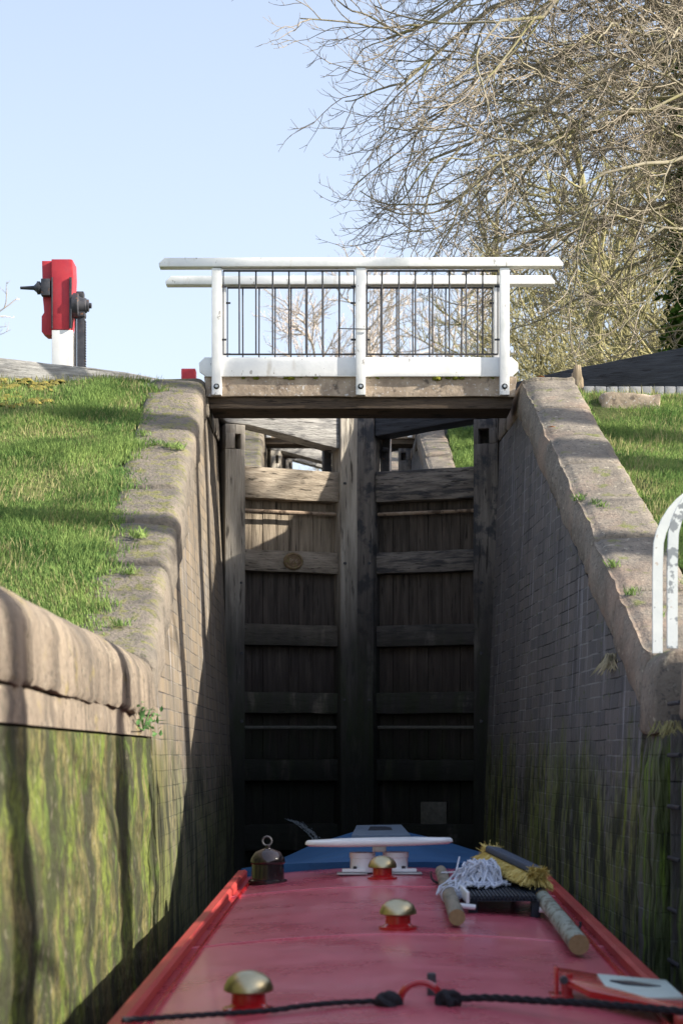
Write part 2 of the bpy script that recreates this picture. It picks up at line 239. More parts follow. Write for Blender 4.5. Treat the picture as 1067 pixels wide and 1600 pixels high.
M['bark_far'] = mk('reddish distant twigs', (0.42, 0.36, 0.33), (0.55, 0.49, 0.44), 0.6, rough=0.95, bump=0)

# ------------------------------------------------------------------ object helpers
def tag(o, label=None, cat=None, group=None, kind=None):
    if label: o['label'] = label
    if cat: o['category'] = cat
    if group: o['group'] = group
    if kind: o['kind'] = kind
    return o
def wloc(o):
    v = Vector((0, 0, 0))
    while o is not None: v = v + o.location; o = o.parent
    return v
def thing(name, label, cat, loc, group=None):
    o = bpy.data.objects.new(name, None); COL.objects.link(o); o.location = loc; o.empty_display_size = 0.2
    return tag(o, label, cat, group)
def link_mesh(name, me, mat, parent=None):
    mats = mat if isinstance(mat, (list, tuple)) else [mat]
    for m in mats: me.materials.append(m)
    o = bpy.data.objects.new(name, me); COL.objects.link(o)
    if parent is not None: o.parent = parent
    return o
def recentre(o, base):
    """give a top-level mesh its origin at its base"""
    b = Vector(base); o.data.transform(Matrix.Translation(-b)); o.location = b; return o

class MB:
    def __init__(s): s.bm = bmesh.new()
    def _bevel(s, geom_verts, bev, seg=2):
        if bev <= 0: return
        es = set()
        for v in geom_verts:
            for e in v.link_edges: es.add(e)
        bmesh.ops.bevel(s.bm, geom=list(es), offset=bev, segments=seg, affect='EDGES', profile=0.6)
    def box(s, c, size, rot=None, bev=0.0, seg=2, mi=0):
        x, y, z = [k / 2 for k in size]
        P = [(-x, -y, -z), (x, -y, -z), (x, y, -z), (-x, y, -z), (-x, -y, z), (x, -y, z), (x, y, z), (-x, y, z)]
        Rm = rot.to_matrix() if isinstance(rot, Quaternion) else (rot if rot is not None else Matrix.Identity(3))
        return s.hexa([Rm @ Vector(p) + Vector(c) for p in P], bev, seg, mi)
    def hexa(s, P, bev=0.0, seg=2, mi=0):
        V = [s.bm.verts.new(p) for p in P]
        for f in ((0, 3, 2, 1), (4, 5, 6, 7), (0, 1, 5, 4), (1, 2, 6, 5), (2, 3, 7, 6), (3, 0, 4, 7)):
            fa = s.bm.faces.new([V[k] for k in f]); fa.material_index = mi
        s._bevel(V, bev, seg); return s
    def prism(s, pts, d, bev=0.0, mi=0):
        """pts: ordered 3-D polygon, extruded by vector d"""
        d = Vector(d); A = [s.bm.verts.new(p) for p in pts]; B = [s.bm.verts.new(Vector(p) + d) for p in pts]
        n = len(pts)
        fs = [s.bm.faces.new(A), s.bm.faces.new(list(reversed(B)))]
        for k in range(n): fs.append(s.bm.faces.new([A[(k + 1) % n], A[k], B[k], B[(k + 1) % n]]))
        for f in fs: f.material_index = mi
        bmesh.ops.recalc_face_normals(s.bm, faces=fs)
        s._bevel(A + B, bev); return s
    def tube(s, pts, rad, n=8, cap=True, mi=0):
        pts = [Vector(p) for p in pts]; k = len(pts)
        rad = [rad] * k if isinstance(rad, (int, float)) else rad
        rings = []; up = None
        for i in range(k):
            t = (pts[min(i + 1, k - 1)] - pts[max(i - 1, 0)])
            t = t.normalized() if t.length > 1e-9 else Vector((0, 0, 1))
            if up is None: up = t.orthogonal().normalized()
            up = (up - t * up.dot(t)); up = up.normalized() if up.length > 1e-6 else t.orthogonal().normalized()
            b = t.cross(up)
            rings.append([s.bm.verts.new(pts[i] + (up * math.cos(a) + b * math.sin(a)) * rad[i]) for a in [2 * math.pi * j / n for j in range(n)]])
        for i in range(k - 1):
            for j in range(n):
                f = s.bm.faces.new([rings[i][j], rings[i][(j + 1) % n], rings[i + 1][(j + 1) % n], rings[i + 1][j]]); f.material_index = mi
        if cap:
            f = s.bm.faces.new(list(reversed(rings[0]))); f.material_index = mi
            f = s.bm.faces.new(rings[-1]); f.material_index = mi
        return s
    def lathe(s, c, prof, n=28, axis=None, mi=0):
        c = Vector(c); q = axis if axis is not None else Quaternion(); rings = []
        for (r, z) in prof:
            if r < 1e-5: rings.append([s.bm.verts.new(c + q @ Vector((0, 0, z)))])
            else: rings.append([s.bm.verts.new(c + q @ Vector((r * math.cos(2 * math.pi * j / n), r * math.sin(2 * math.pi * j / n), z))) for j in range(n)])
        for a, b in zip(rings, rings[1:]):
            for j in range(n):
                v = [a[j % len(a)], a[(j + 1) % len(a)], b[(j + 1) % len(b)], b[j % len(b)]]
                u = []
                for x in v:
                    if x not in u: u.append(x)
                if len(u) >= 3: f = s.bm.faces.new(u); f.material_index = mi
        return s
    def torus(s, c, r, rr, q=None, n=24, m=8, a0=0, a1=2 * math.pi):
        q = q or Quaternion(); full = abs(a1 - a0 - 2 * math.pi) < 1e-6
        pts = [Vector(c) + q @ Vector((r * math.cos(a0 + (a1 - a0) * k / n), r * math.sin(a0 + (a1 - a0) * k / n), 0)) for k in range(n + 1)]
        return s.tube(pts, rr, m, cap=not full)
    def rough(s, amp, freq=8, seed=0):
        for v in s.bm.verts:
            p = v.co * freq + Vector((seed * 3.1, seed, 0))
            v.co += Vector((noise.noise(p), noise.noise(p + Vector((9, 3, 1))), noise.noise(p + Vector((2, 7, 5))))) * amp
        return s
    def cut(s, L):
        """subdivide long edges so rough() has something to move"""
        for _ in range(3):
            es = [e for e in s.bm.edges if e.calc_length() > L]
            if not es: break
            bmesh.ops.subdivide_edges(s.bm, edges=es, cuts=1, use_grid_fill=True)
        return s
    def build(s, name, mat, parent=None, smooth=0.7):
        o0 = wloc(parent) if parent is not None else Vector((0, 0, 0))
        bmesh.ops.recalc_face_normals(s.bm, faces=s.bm.faces[:])
        for v in s.bm.verts: v.co -= o0
        me = bpy.data.meshes.new(name); s.bm.to_mesh(me); s.bm.free()
        if smooth:
            me.shade_smooth(); me.set_sharp_from_angle(angle=smooth)
        return link_mesh(name, me, mat, parent)

def np_mesh(name, V, Fq, mat, parent=None, smooth=False):
    """V (n,3) array, Fq (m,3|4) int array"""
    V = np.asarray(V, dtype=np.float32).reshape(-1, 3)
    if parent is not None: V = V - np.array(wloc(parent), dtype=np.float32)
    Fq = np.asarray(Fq, dtype=np.int32); m, k = Fq.shape
    me = bpy.data.meshes.new(name); me.vertices.add(len(V)); me.vertices.foreach_set('co', V.ravel())
    me.loops.add(m * k); me.loops.foreach_set('vertex_index', Fq.ravel())
    me.polygons.add(m); me.polygons.foreach_set('loop_start', np.arange(0, m * k, k, dtype=np.int32))
    me.update(calc_edges=True)
    if smooth: me.shade_smooth()
    return link_mesh(name, me, mat, parent)

def P(px, py, Y):          # a point of the place from its direction and its real distance
    return Vector(((px - 533.5) * Y / F, Y, (1180 - py) * Y / F))

# ------------------------------------------------------------------ lock geometry: profile of walls and ground
MODS = [dict(dx=0.0, dy=0.0, dz=0.0, a=-4.0, near=0.53), dict(dx=-0.19, dy=14.3, dz=2.32, a=1.75, near=0.73), dict(dx=-0.40, dy=28.7, dz=4.65, a=1.7, near=0.72)]
def top_loc(yp, near):     # coping top within one lock, side-independent
    return float(np.interp(yp, [-50, 8.78, 13.78, 60], [near, near, 3.05, 3.05]))
def wx(side, yp, z):       # inner wall face within one lock
    zz = max(z, -0.6)
    if side < 0: return -0.97 - 0.045 * zz
    return 1.901 - 0.0415 * min(max(yp, 7.0), 15.4) + 0.04 * zz
def ground_z(x, y):
    z = float(np.interp(y, [-50, 8.78, 13.78, 23.3, 28.1, 37.7, 42.5, 90, 400], [.53, .53, 3.05, 3.05, 5.37, 5.37, 7.70, 7.7, 8.2]))
    if x > 1.85: z -= float(np.interp(y, [10.5, 13.0, 16, 18], [0, .14, .14, 0])) * min(1, (x - 1.85) * 8)
    d = abs(x - 0.2)
    if d > 12: z += min(3.0, (d - 12) * 0.05) * 0.5
    return z

# ---- the ground: one sheet with the channel sunk in it
def make_ground():
    ys = sorted(set([-300, -80, -30, -10, -5] + [round(v, 3) for v in np.arange(-4, 46.1, 0.25)] + [48, 55, 65, 80, 110, 160, 260, 500]))
    base = [-500, -200, -80, -40, -22, -14] + list(np.arange(-10, -2.0, 0.4))
    V = []; rows = []
    for y in ys:
        m = MODS[0] if y < 16.0 else (MODS[1] if y < 30.2 else MODS[2])
        yp = y - m['dy']
        zt = ground_z(0, y)
        li = wx(-1, yp, top_loc(yp, m['near'])) + m['dx'] - 0.24; ri = wx(1, yp, top_loc(yp, m['near'])) + m['dx'] + 0.24
        xs = base + [-1.95, li - 0.26, li - 0.17, li, li + 0.02, ri - 0.02, ri, ri + 0.17, ri + 0.26, 2.4, 2.7, 3.0] + list(np.arange(3.4, 10, 0.4)) + [12, 16, 24, 40, 80, 200, 500]
        row = []
        for k, x in enumerate(xs):
            z = ground_z(x, y) - 0.05
            if li + 0.01 < x < ri - 0.01 and -5 <= y <= 45: z = -3.0 + m['dz']
            elif li - 0.18 < x < ri + 0.18: z -= 0.13
            elif abs(x) > 1.5: z += 0.035 * noise.noise(Vector((x * 1.7, y * 1.7, 0))) + (0.04 if abs(x) > 1.7 else 0.0)
            row.append(len(V)); V.append((x, y, z))
        rows.append(row)
    Fc = []
    for a, b in zip(rows, rows[1:]):
        for k in range(len(a) - 1): Fc.append((a[k], a[k + 1], b[k + 1], b[k]))
    o = np_mesh('ground', V, Fc, M['soil'], smooth=True); tag(o, kind='structure')
make_ground()

# water in the lower channel and the chambers above each pair of gates
wm = bpy.data.materials.new('canal water'); wm.use_nodes = True
pb = wm.node_tree.nodes['Principled BSDF']; pb.inputs['Base Color'].default_value = (0.02, 0.022, 0.012, 1); pb.inputs['Roughness'].default_value = 0.06
nn = wm.node_tree.nodes.new('ShaderNodeTexNoise'); nn.inputs['Scale'].default_value = 5; bb = wm.node_tree.nodes.new('ShaderNodeBump'); bb.inputs['Strength'].default_value = 0.3; bb.inputs['Distance'].default_value = 0.03
wm.node_tree.links.new(nn.outputs[0], bb.inputs['Height']); wm.node_tree.links.new(bb.outputs[0], pb.inputs['Normal'])
def water(x0, x1, y0, y1, z):
    o = np_mesh('water', [(x0, y0, z), (x1, y0, z), (x1, y1, z), (x0, y1, z)], [(0, 1, 2, 3)], wm); tag(o, kind='structure')
water(-1.2, 1.75, -4, 15.65, -1.75); water(-1.35, 1.5, 15.75, 29.7, 1.9); water(-1.5, 1.3, 30.2, 44, 4.2)

# ---- coping stone: rounded section swept along the wall
def coping(parent, side, m, y0, y1, mat, h=0.30, w=0.44, r=0.10, over=0.02, groove=0.0, seed=0, nst=7, ch=None, drop=0.0):
    sec = [(0.012, -h), (0, -h + 0.02), (0, -h * 0.55), (0, -r)]
    for k in range(1, 7):
        a = k / 6 * math.pi / 2; sec.append((r - r * math.cos(a), -r + r * math.sin(a)))
    if ch: sec = [(0.012, -h), (0, -h + 0.02), (0, -h * 0.6), (0.01, -ch[1] - 0.015), (0.022, -ch[1]), (ch[0] * .5, -ch[1] * .45), (ch[0], -0.022), (ch[0] + 0.02, -0.006), (ch[0] + 0.05, 0)]
    sec += [(w * 0.62, 0.004), (w * 0.82, 0.002), (w - 0.02, 0), (w, -0.02), (w, -h)]
    V = []; rows = []
    jt = 0.004 if groove else 0.007; st = [y0 + jt + (y1 - y0 - 2 * jt) * k / nst for k in range(nst + 1)]
    st = [st[0], st[0] + 0.012] + st[1:-1] + [st[-1] - 0.012, st[-1]]
    big = 1.0 if y0 > 8.7 else 0.4; tl = random.uniform(-.020, .020) * big; jl = random.uniform(-0.014, 0.014) * big; tilt = random.uniform(-.03, .03) * big
    for i, yp in enumerate(st):
        inset = 0.010 if i in (0, len(st) - 1) else 0.0
        zt = top_loc(yp, m['near']) - drop
        row = []
        for (u, v) in sec:
            uu = u - over + jl + (inset if u < w * .5 else -inset) ; vv = v + tl + tilt * (yp - (y0 + y1) / 2) - (inset if v > -h * .8 else -inset)
            z = zt + vv
            x = wx(side, yp, z) + side * uu
            wp = Vector((x + m['dx'], yp + m['dy'], z + m['dz']))
            nv = noise.noise(wp * 5 + Vector((seed, 0, 0))) * 0.014 + noise.noise(wp * 19) * 0.008
            g = 0
            if groove:
                fall = 1.0 if v > -h + 0.05 else 0.4
                gy = wp.y * 1.0
                g = groove * fall * (noise.noise(Vector((gy * 5.0, 0, 0))) * 0.7 + noise.noise(Vector((gy * 13.0, 5, 0))) * 0.5)
            if u < w * 0.55:
                wp.x += side * (nv + g) ; wp.z += nv - (0.6 * abs(g) if v > -r - .001 else 0)
            else: wp.z += nv
            row.append(len(V)); V.append(wp)
        rows.append(row)
    Fc = []; n = len(sec)
    for a, b in zip(rows, rows[1:]):
        for k in range(n): Fc.append((a[k], a[(k + 1) % n], b[(k + 1) % n], b[k]))
    bm = bmesh.new(); vs = [bm.verts.new(v) for v in V]
    for f in Fc: bm.faces.new([vs[k] for k in f])
    bm.faces.new([vs[k] for k in rows[0]]); bm.faces.new([vs[k] for k in rows[-1]])
    mb = MB(); mb.bm.free(); mb.bm = bm
    return mb.build('coping_stone', mat, parent, smooth=0.9)

def wall_face(name, parent, side, m, y0, y1, topf, bot, mat, back=0.30, set_=0.0, ny=None, nz=24, rough=0.004, topd=None):
    """solid slab of wall: wavy inner face, closed behind"""
    ny = ny or max(2, int((y1 - y0) / 0.12)); V = []; G = []
    for i in range(ny + 1):
        yp = y0 + (y1 - y0) * i / ny; zt = topf(yp); col = []
        for k in range(nz + 1):
            z = bot + (zt - bot) * k / nz
            x = wx(side, yp, z) + side * set_
            x += side * rough * (noise.noise(Vector((yp * 3, z * 3, side))) + 0.6 * noise.noise(Vector((yp * 11, z * 11, side))))
            col.append(len(V)); V.append((x + m['dx'], yp + m['dy'], z + m['dz']))
        col.append(len(V)); V.append((wx(side, yp, zt) + side * (set_ + back) + m['dx'], yp + m['dy'], zt + m['dz']))
        col.append(len(V)); V.append((wx(side, yp, zt) + side * (set_ + back) + m['dx'], yp + m['dy'], bot + m['dz']))
        G.append(col)
    Fc = []; n = nz + 3; bm = bmesh.new(); vs = [bm.verts.new(v) for v in V]
    for a, b in zip(G, G[1:]):
        for k in range(n): bm.faces.new([vs[a[k]], vs[a[(k + 1) % n]], vs[b[(k + 1) % n]], vs[b[k]]])
    bm.faces.new([vs[k] for k in G[0]]); bm.faces.new([vs[k] for k in G[-1]])
    mb = MB(); mb.bm.free(); mb.bm = bm
    return mb.build(name, mat, parent, smooth=0.6)

# ------------------------------------------------------------------ walls
CH = 0.30
def wing(m, idx):
    words = ['', 'second lock up the flight', 'third lock up the flight'][idx]
    for side in (-1, 1):
        if idx == 0:
            lab = 'sunlit left brick lock wall with mossy worn coping stones climbing to the footbridge' if side < 0 else 'shaded right brick lock wall with pale gritstone coping climbing to the footbridge'
        else:
            lab = ('far left' if side < 0 else 'far right') + ' stone wall of the ' + words + ' seen through the gates'
        t = thing('lock_wall', lab, 'wall', (wx(side, 12, 0) + m['dx'], 8.8 + m['dy'], m['dz'] - 2.5), None)
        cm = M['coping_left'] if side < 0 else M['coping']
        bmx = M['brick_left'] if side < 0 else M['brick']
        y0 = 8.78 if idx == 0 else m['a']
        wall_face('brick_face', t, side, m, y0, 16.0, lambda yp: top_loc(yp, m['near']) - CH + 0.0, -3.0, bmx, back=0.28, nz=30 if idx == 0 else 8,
                  ny=None if idx == 0 else 24, rough=0.006)
        # coping stones
        y = y0; k = 0; rr = random.Random(5 + side + 10 * idx)
        while y < 15.95:
            L = rr.uniform(0.55, 0.85) if idx == 0 else rr.uniform(0.8, 1.1)
            if y < 8.78 < y + L: L = 8.78 - y
            if y < 13.78 < y + L + 0.2: L = 13.78 - y
            y1 = min(16.0, y + max(L, 0.2))
            coping(t, side, m, y, y1, cm, h=CH, seed=k, nst=12 if idx == 0 else 3,
                   **(dict(r=0.085, over=0.015) if side < 0 else dict(r=0.05, over=0.012, ch=(0.045, 0.04))))
            y = y1; k += 1
        m['wall' + str(side)] = t
for i, m in enumerate(MODS): wing(m, i)

# near left wall: rope worn coping, a stone course, slimy face
m0 = MODS[0]
t = thing('lock_wall', 'near left chamber wall with rope grooved coping above bright green slime', 'wall', (-0.97, 2.4, -2.5))
ys = [-4, -2.6, -1.3, 0.1, 1.4, 2.7, 4.0, 5.25, 6.35, 7.6, 8.775]
for k in range(len(ys) - 1):
    coping(t, -1, m0, ys[k], ys[k + 1], M['groove'], h=0.32, w=0.46, r=0.15, over=0.03, groove=0.028, seed=k, nst=34)
wall_face('stone_course', t, -1, m0, -4, 8.775, lambda y: 0.205 - 0.012 * noise.noise(Vector((y * 2, 0, 0))), 0.095, M['groove'], back=0.28, nz=4, set_=0.0, rough=0.02)
wall_face('slimy_face', t, -1, m0, -4, 8.775, lambda y: 0.085, -3.0, M['slime'], back=0.25, nz=110, ny=300, set_=0.004, rough=0.02)

# near right wall: stone blocks, ladder recess, mossy face
t = thing('lock_wall', 'near right chamber wall of mossy dark blocks with a ladder slot', 'wall', (1.55, 2.4, -2.5))
for (a, b) in ((-4, 0), (0, 2), (2, 4), (4, 6), (6, 7.92)): coping(t, 1, m0, a, b, M['coping'], h=0.36, w=0.5, r=0.13, over=0.03, seed=a, nst=14, groove=0.02)
coping(t, 1, m0, 8.42, 8.775, M['coping'], h=0.42, w=0.44, r=0.13, over=0.02, seed=3, nst=5)
wall_face('mossy_face', t, 1, m0, -4, 7.93, lambda y: 0.165, -3.0, M['slime_dark'], back=0.25, nz=50, set_=0.015, rough=0.025)
wall_face('mossy_face', t, 1, m0, 8.41, 8.775, lambda y: 0.105, -3.0, M['slime_dark'], back=0.25, nz=50, ny=8, set_=0.01, rough=0.025)
wall_face('recess_back', t, 1, m0, 7.93, 8.41, lambda y: 0.50, -3.0, M['slime_dark'], back=0.1, nz=30, set_=0.14, ny=6, rough=0.01)

# ladder with hooped handrails
t = thing('wall_ladder', 'steel ladder with flaking white hooped handrails in the right wall slot', 'ladder', (1.56, 8.2, -2.0))
def hoop(y):
    x0 = 1.545; pts = []
    pts += [(x0, 0.50), (x0, 0.9)]
    for k in range(1, 13):
        a = k / 12 * math.pi * 0.62; pts.append((x0 + 0.36 - 0.36 * math.cos(a), 0.98 + 0.36 * math.sin(a)))
    pts += [(x0 + 0.75, 1.05), (x0 + 0.80, 0.80), (x0 + 0.80, 0.45)]
    return pts
for y in (8.36, 7.985):
    mb = MB(); pts = hoop(y); ring = []
    for i, (x, z) in enumerate(pts):
        a = Vector(pts[max(i - 1, 0)]); b = Vector(pts[min(i + 1, len(pts) - 1)]); d = (b - a).normalized(); nrm = Vector((-d.y, d.x))
        h = 0.024; q = 0.005
        ring.append([mb.bm.verts.new((x + nrm.x * sx * h, y + sy * q * 2.2, z + nrm.y * sx * h)) for sx, sy in ((-1, -1), (1, -1), (1, 1), (-1, 1))])
    for a, b in zip(ring, ring[1:]):
        for k in range(4): mb.bm.faces.new([a[k], a[(k + 1) % 4], b[(k + 1) % 4], b[k]])
    mb.bm.faces.new(ring[0]); mb.bm.faces.new(ring[-1])
    mb.build('handrail', M['flaky'] if y > 8.2 else M['flaky2'], t, smooth=0.5)
for y in (8.36, 8.06):
    MB().box((1.64, y, -0.95), (0.06, 0.014, 2.3), bev=0.002).build('stringer', M['slime_dark'] if y > 8.2 else M['iron'], t)
for k in range(9): MB().tube([(1.60, 8.35, 0.25 - k * 0.25), (1.60, 8.07, 0.25 - k * 0.25)], 0.011, 8).build('rung', M['iron'], t)

# ------------------------------------------------------------------ footbridge
def footbridge(dx, dy, dz, label, mats=None, second=False):
    O = Vector((dx, dy, dz)); t = thing('footbridge', label, 'footbridge', (0.16 + dx, 14.0 + dy, 2.75 + dz))
    Y1, Y2 = 13.75, 14.28
    def X(px): return (px - 533.5) * Y1 / F
    def Z(py): return (1180 - py) * Y1 / F
    W = lambda p: Vector(p) + O
    mb = MB(); mb.hexa([W(p) for p in ((X(322), Y1 + .03, Z(618)), (X(805), Y1 + .03, Z(618)), (X(805), Y2 - .03, Z(618)), (X(322), Y2 - .03, Z(618)),
                                       (X(319), Y1 + .03, Z(587)), (X(808), Y1 + .03, Z(587)), (X(808), Y2 - .03, Z(587)), (X(319), Y2 - .03, Z(587)))], 0.006)
    mb.cut(0.06).rough(0.010, 12); mb.build('deck_slab', M['concrete'], t, smooth=0.9)
    MB().hexa([W(p) for p in ((X(328), Y1 + .06, Z(636)), (X(800), Y1 + .06, Z(636)), (X(800), Y2 - .06, Z(636)), (X(328), Y2 - .06, Z(636)),
                              (X(324), Y1 + .06, Z(619)), (X(803), Y1 + .06, Z(619)), (X(803), Y2 - .06, Z(619)), (X(324), Y2 - .06, Z(619)))], 0.004).build('under_beam', M['timber_brown'], t)
    for Y, fr in ((Y1, 1), (Y2, 0)):
        sg = 1 if fr else -1
        # handrail with raked ends
        pts = [(X(250), Z(419)), (X(249), Z(414)), (X(258), Z(405)), (X(870), Z(404)), (X(878), Z(413)), (X(878), Z(418))]
        MB().prism([W((x, Y - sg * 0.045, z)) for x, z in pts], (0, sg * 0.10, 0), 0.005).build('handrail', M['white'], t, smooth=0.5)
        for (a, b) in ((331.5, 346.5), (556, 571), (780, 795)):
            MB().hexa([W(p) for p in [(X(a), Y - sg * .032, Z(618)), (X(b), Y - sg * .032, Z(618)), (X(b), Y + sg * .03, Z(618)), (X(a), Y + sg * .03, Z(618)),
                       (X(a), Y - sg * .032, Z(420)), (X(b), Y - sg * .032, Z(420)), (X(b), Y + sg * .03, Z(420)), (X(a), Y + sg * .03, Z(420))]], 0.004).build('post', M['white'], t)
            MB().lathe(W(((X(a) + X(b)) / 2, Y - sg * .032, Z(605))), [(0, 0.018), (0.012, 0.018), (0.014, 0.0), (0.024, 0.0), (0.024, -0.006)], 10, Quaternion((1, 0, 0), sg * math.pi / 2)).build('bolt', M['steel'], t)
        pts = [(X(312), Z(581)), (X(311), Z(567)), (X(320), Z(558)), (X(799), Z(558)), (X(809), Z(567)), (X(809), Z(579)), (X(800), Z(588)), (X(322), Z(588))]
        MB().prism([W((x, Y + sg * 0.002, z)) for x, z in pts], (0, sg * 0.026, 0), 0.004).build('kick_board', M['white'], t, smooth=0.5)
        # iron panels
        for (a, b, bars) in ((349, 553, (374, 400, 426, 451.6, 478, 504, 530)), (573.5, 777.5, (597, 623, 649, 676, 702, 728, 754))):
            mb = MB()
            for py in (422.5, 553): mb.box(W(((X(a) + X(b)) / 2, Y + sg * .015, Z(py))), (X(b) - X(a), 0.03, 0.009), bev=0.002)
            for px in (a, b): mb.box(W((X(px), Y + sg * .015, Z(488))), (0.008, 0.03, Z(422.5) - Z(553)))
            for px in bars: mb.tube([W((X(px) + random.uniform(-.002, .002), Y + sg * .015, Z(422))), W((X(px), Y + sg * .015, Z(553)))], 0.0065, 8)
            for px in (a + 1, b - 1):
                for py in (447, 530): mb.tube([W((X(px) - 0.02, Y + sg * .015, Z(py))), W((X(px) + 0.02, Y + sg * .015, Z(py)))], 0.008, 6)
            mb.build('iron_panel', M['iron'], t)
    if not second:
        MB().tube([(X(528), Y1 - .045, Z(515.5)), (X(579), Y1 - .045, Z(516.5))], 0.004, 6).build('tie_wire', M['iron'], t)
        for (px, w_) in ((380, 7), (400, 10), (446, 9), (455, 12), (470, 5), (493, 9), (578, 4), (590, 6), (683, 16), (700, 9), (712, 12), (722, 10), (750, 4), (628, 5), (770, 6)):
            mb = MB(); s = w_ * Y1 / F
            mb.lathe((X(px), Y1 + 0.035, Z(589)), [(0, s * .22), (s * .3, s * .17), (s * .5, 0), (s * .42, -s * .22), (0, -s * .3)], 12)
            mb.cut(0.01).rough(0.010, 70); mb.build('moss_tuft', M['moss'], t)
    return t
footbridge(0, 0, 0, 'white railed narrow footbridge with concrete deck crossing above the closed gates')
footbridge(-0.19, 14.3, 2.32, 'second footbridge further up the flight glimpsed under the gate beams', second=True)
footbridge(-0.40, 28.7, 4.65, 'third and farthest footbridge up the flight mostly hidden behind the others', second=True)

# ------------------------------------------------------------------ gates
def gate(side, O, label, full=True):
    O = Vector(O)
    H = Vector((-0.98, 15.15, 0)) if side < 0 else Vector((1.33, 15.15, 0)); Mi = Vector((0.128, 15.55, 0)) if side < 0 else Vector((0.150, 15.55, 0))
    H += Vector((O.x, O.y, 0)); Mi += Vector((O.x, O.y, 0))
    U = (Mi - H); Lg = U.length; U.normalize(); N = Vector((-U.y, U.x, 0)); N = N if N.y > 0 else -N       # N: away from the camera
    g = thing('lock_gate', label, 'lock gate', (H.x, H.y, O.z - 1.9))
    def pt(u, d, z): p = H + U * u + N * d; return Vector((p.x, p.y, z + O.z))
    def bx(u0, u1, d0, d1, z0, z1, bev=0.008, z0b=None, z1b=None, cutL=0.12, amp=0.004, mb=None):
        z0b = z0 if z0b is None else z0b; z1b = z1 if z1b is None else z1b
        mb = mb or MB(); mb.hexa([pt(u0, d0, z0), pt(u1, d0, z0b), pt(u1, d1, z0b), pt(u0, d1, z0), pt(u0, d0, z1), pt(u1, d0, z1b), pt(u1, d1, z1b), pt(u0, d1, z1)], bev)
        return mb
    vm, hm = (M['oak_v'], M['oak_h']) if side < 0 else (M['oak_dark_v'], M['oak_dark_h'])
    ro = (lambda mb: mb.cut(0.2).rough(0.007, 5)) if full else (lambda mb: mb)
    # heel post with notched head
    hz = 0.0 if side < 0 else 0.05; ho = -0.085; hi_ = 0.098 if side < 0 else 0.137
    mb = bx(ho, hi_ - .002, -0.12, 0.14, -2.2, 2.70 + hz); bx(ho, 0.0, -0.12, 0.14, 2.70 + hz, 2.84 + hz, mb=mb); bx(hi_ - .045, hi_ - .002, -0.12, 0.14, 2.695 + hz, 2.84 + hz, mb=mb)
    bx(0.0, hi_ - .044, 0.02, 0.13, 2.695 + hz, 2.84 + hz, mb=mb); bx(ho, hi_ - .002, -0.115, 0.135, 2.835 + hz, 2.92 + hz, mb=mb)
    ro(mb).build('heel_post', vm, g)
    mp = ro(bx(Lg - 0.185, Lg - 0.006, -0.12, 0.14, -2.2, 3.17)).build('mitre_post', vm, g)
    rails = ((2.285, 2.56), (1.64, 1.83), (0.98, 1.17), (0.374, 0.564), (-0.23, -0.04), (-0.85, -0.62), (-1.6, -1.3))
    for k, (a, b) in enumerate(rails):
        ro(bx(hi_, Lg - 0.187, -0.055 if k else -0.075, 0.10, a, b, 0.012)).build('rail', hm, g)
    for (a, b) in zip(rails[1:], rails):      # recessed boards between rails
        mb = MB(); u0, u1 = hi_, Lg - 0.187; rr = random.Random(5 + side); ws = [rr.uniform(.6, 1.5) for _ in range(7)]; cu_ = [sum(ws[:q]) / sum(ws) for q in range(8)]; n = 7
        for k in range(n):
            ua = u0 + (u1 - u0) * cu_[k] + 0.0015; ub = u0 + (u1 - u0) * cu_[k + 1] - 0.0015; j = rr.uniform(-.005, .005)
            bx(ua, ub, 0.055 + j, 0.09, a[1] + 0.001, b[0] - 0.001, 0.003, mb=mb)
        mb.build('planking', M['plank'] if side < 0 and a[0] > 1.2 else M['plank_dark'], g)  # left leaf: sunlit top boards coloured paler, shaded boards below coloured darker
    for z in ((2.175, 0.245) if full else ()):
        MB().tube([pt(hi_, -0.03, z), pt(Lg - 0.2, -0.03, z + 0.005)], 0.017, 8).build('tie_bar', M['rust'] if z > 1 else M['plate'], g)
    if full:
        for (u, z) in ((0.06, 1.52), (0.06, 0.9), (0.06, 0.3), (Lg - .15, 2.45), (Lg - .15, 1.73), (Lg - .15, 0.5)):
            MB().lathe(pt(u, -0.118, z), [(0, 0.014), (0.011, 0.014), (0.011, 0.0), (0.019, 0.0), (0.019, -0.01)], 8, Quaternion((1, 0, 0), math.pi / 2)).build('bolt', M['iron'], g)
    # balance beam, deepest over the mitre side
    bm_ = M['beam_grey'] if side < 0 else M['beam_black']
    prof_t = [(Lg - 0.19, 3.13), (0.0, 3.22), (-0.6, 3.27), (-1.0, 3.31), (-2.05, 3.35), (-4.2, 3.43)] if side < 0 else [(Lg - 0.19, 3.13), (0.0, 3.24), (-0.75, 3.36), (-1.7, 3.47), (-4.2, 3.62)]
    prof_b = [(-4.2, 3.13), (-2.05, 3.13), (-0.6, 3.13), (-0.28, 3.07), (-0.06, 2.93 + hz), (0.14, 2.925 + hz), (Lg - 0.19, 2.76 if side < 0 else 2.88)]
    mb = MB(); pts = [pt(u, -0.10, z) for u, z in prof_t + prof_b]; mb.prism(pts, N * 0.24, 0.014)
    if full: mb.cut(0.25).rough(0.010, 4)
    be = mb.build('balance_beam', bm_, g, smooth=0.5)
    we = bx(-2.42 if side < 0 else -4.6, -2.06 if side < 0 else -4.2, -0.115, 0.155, 3.10, 3.41, 0.01).build('beam_tip', M['white'], g) if side < 0 and full else None
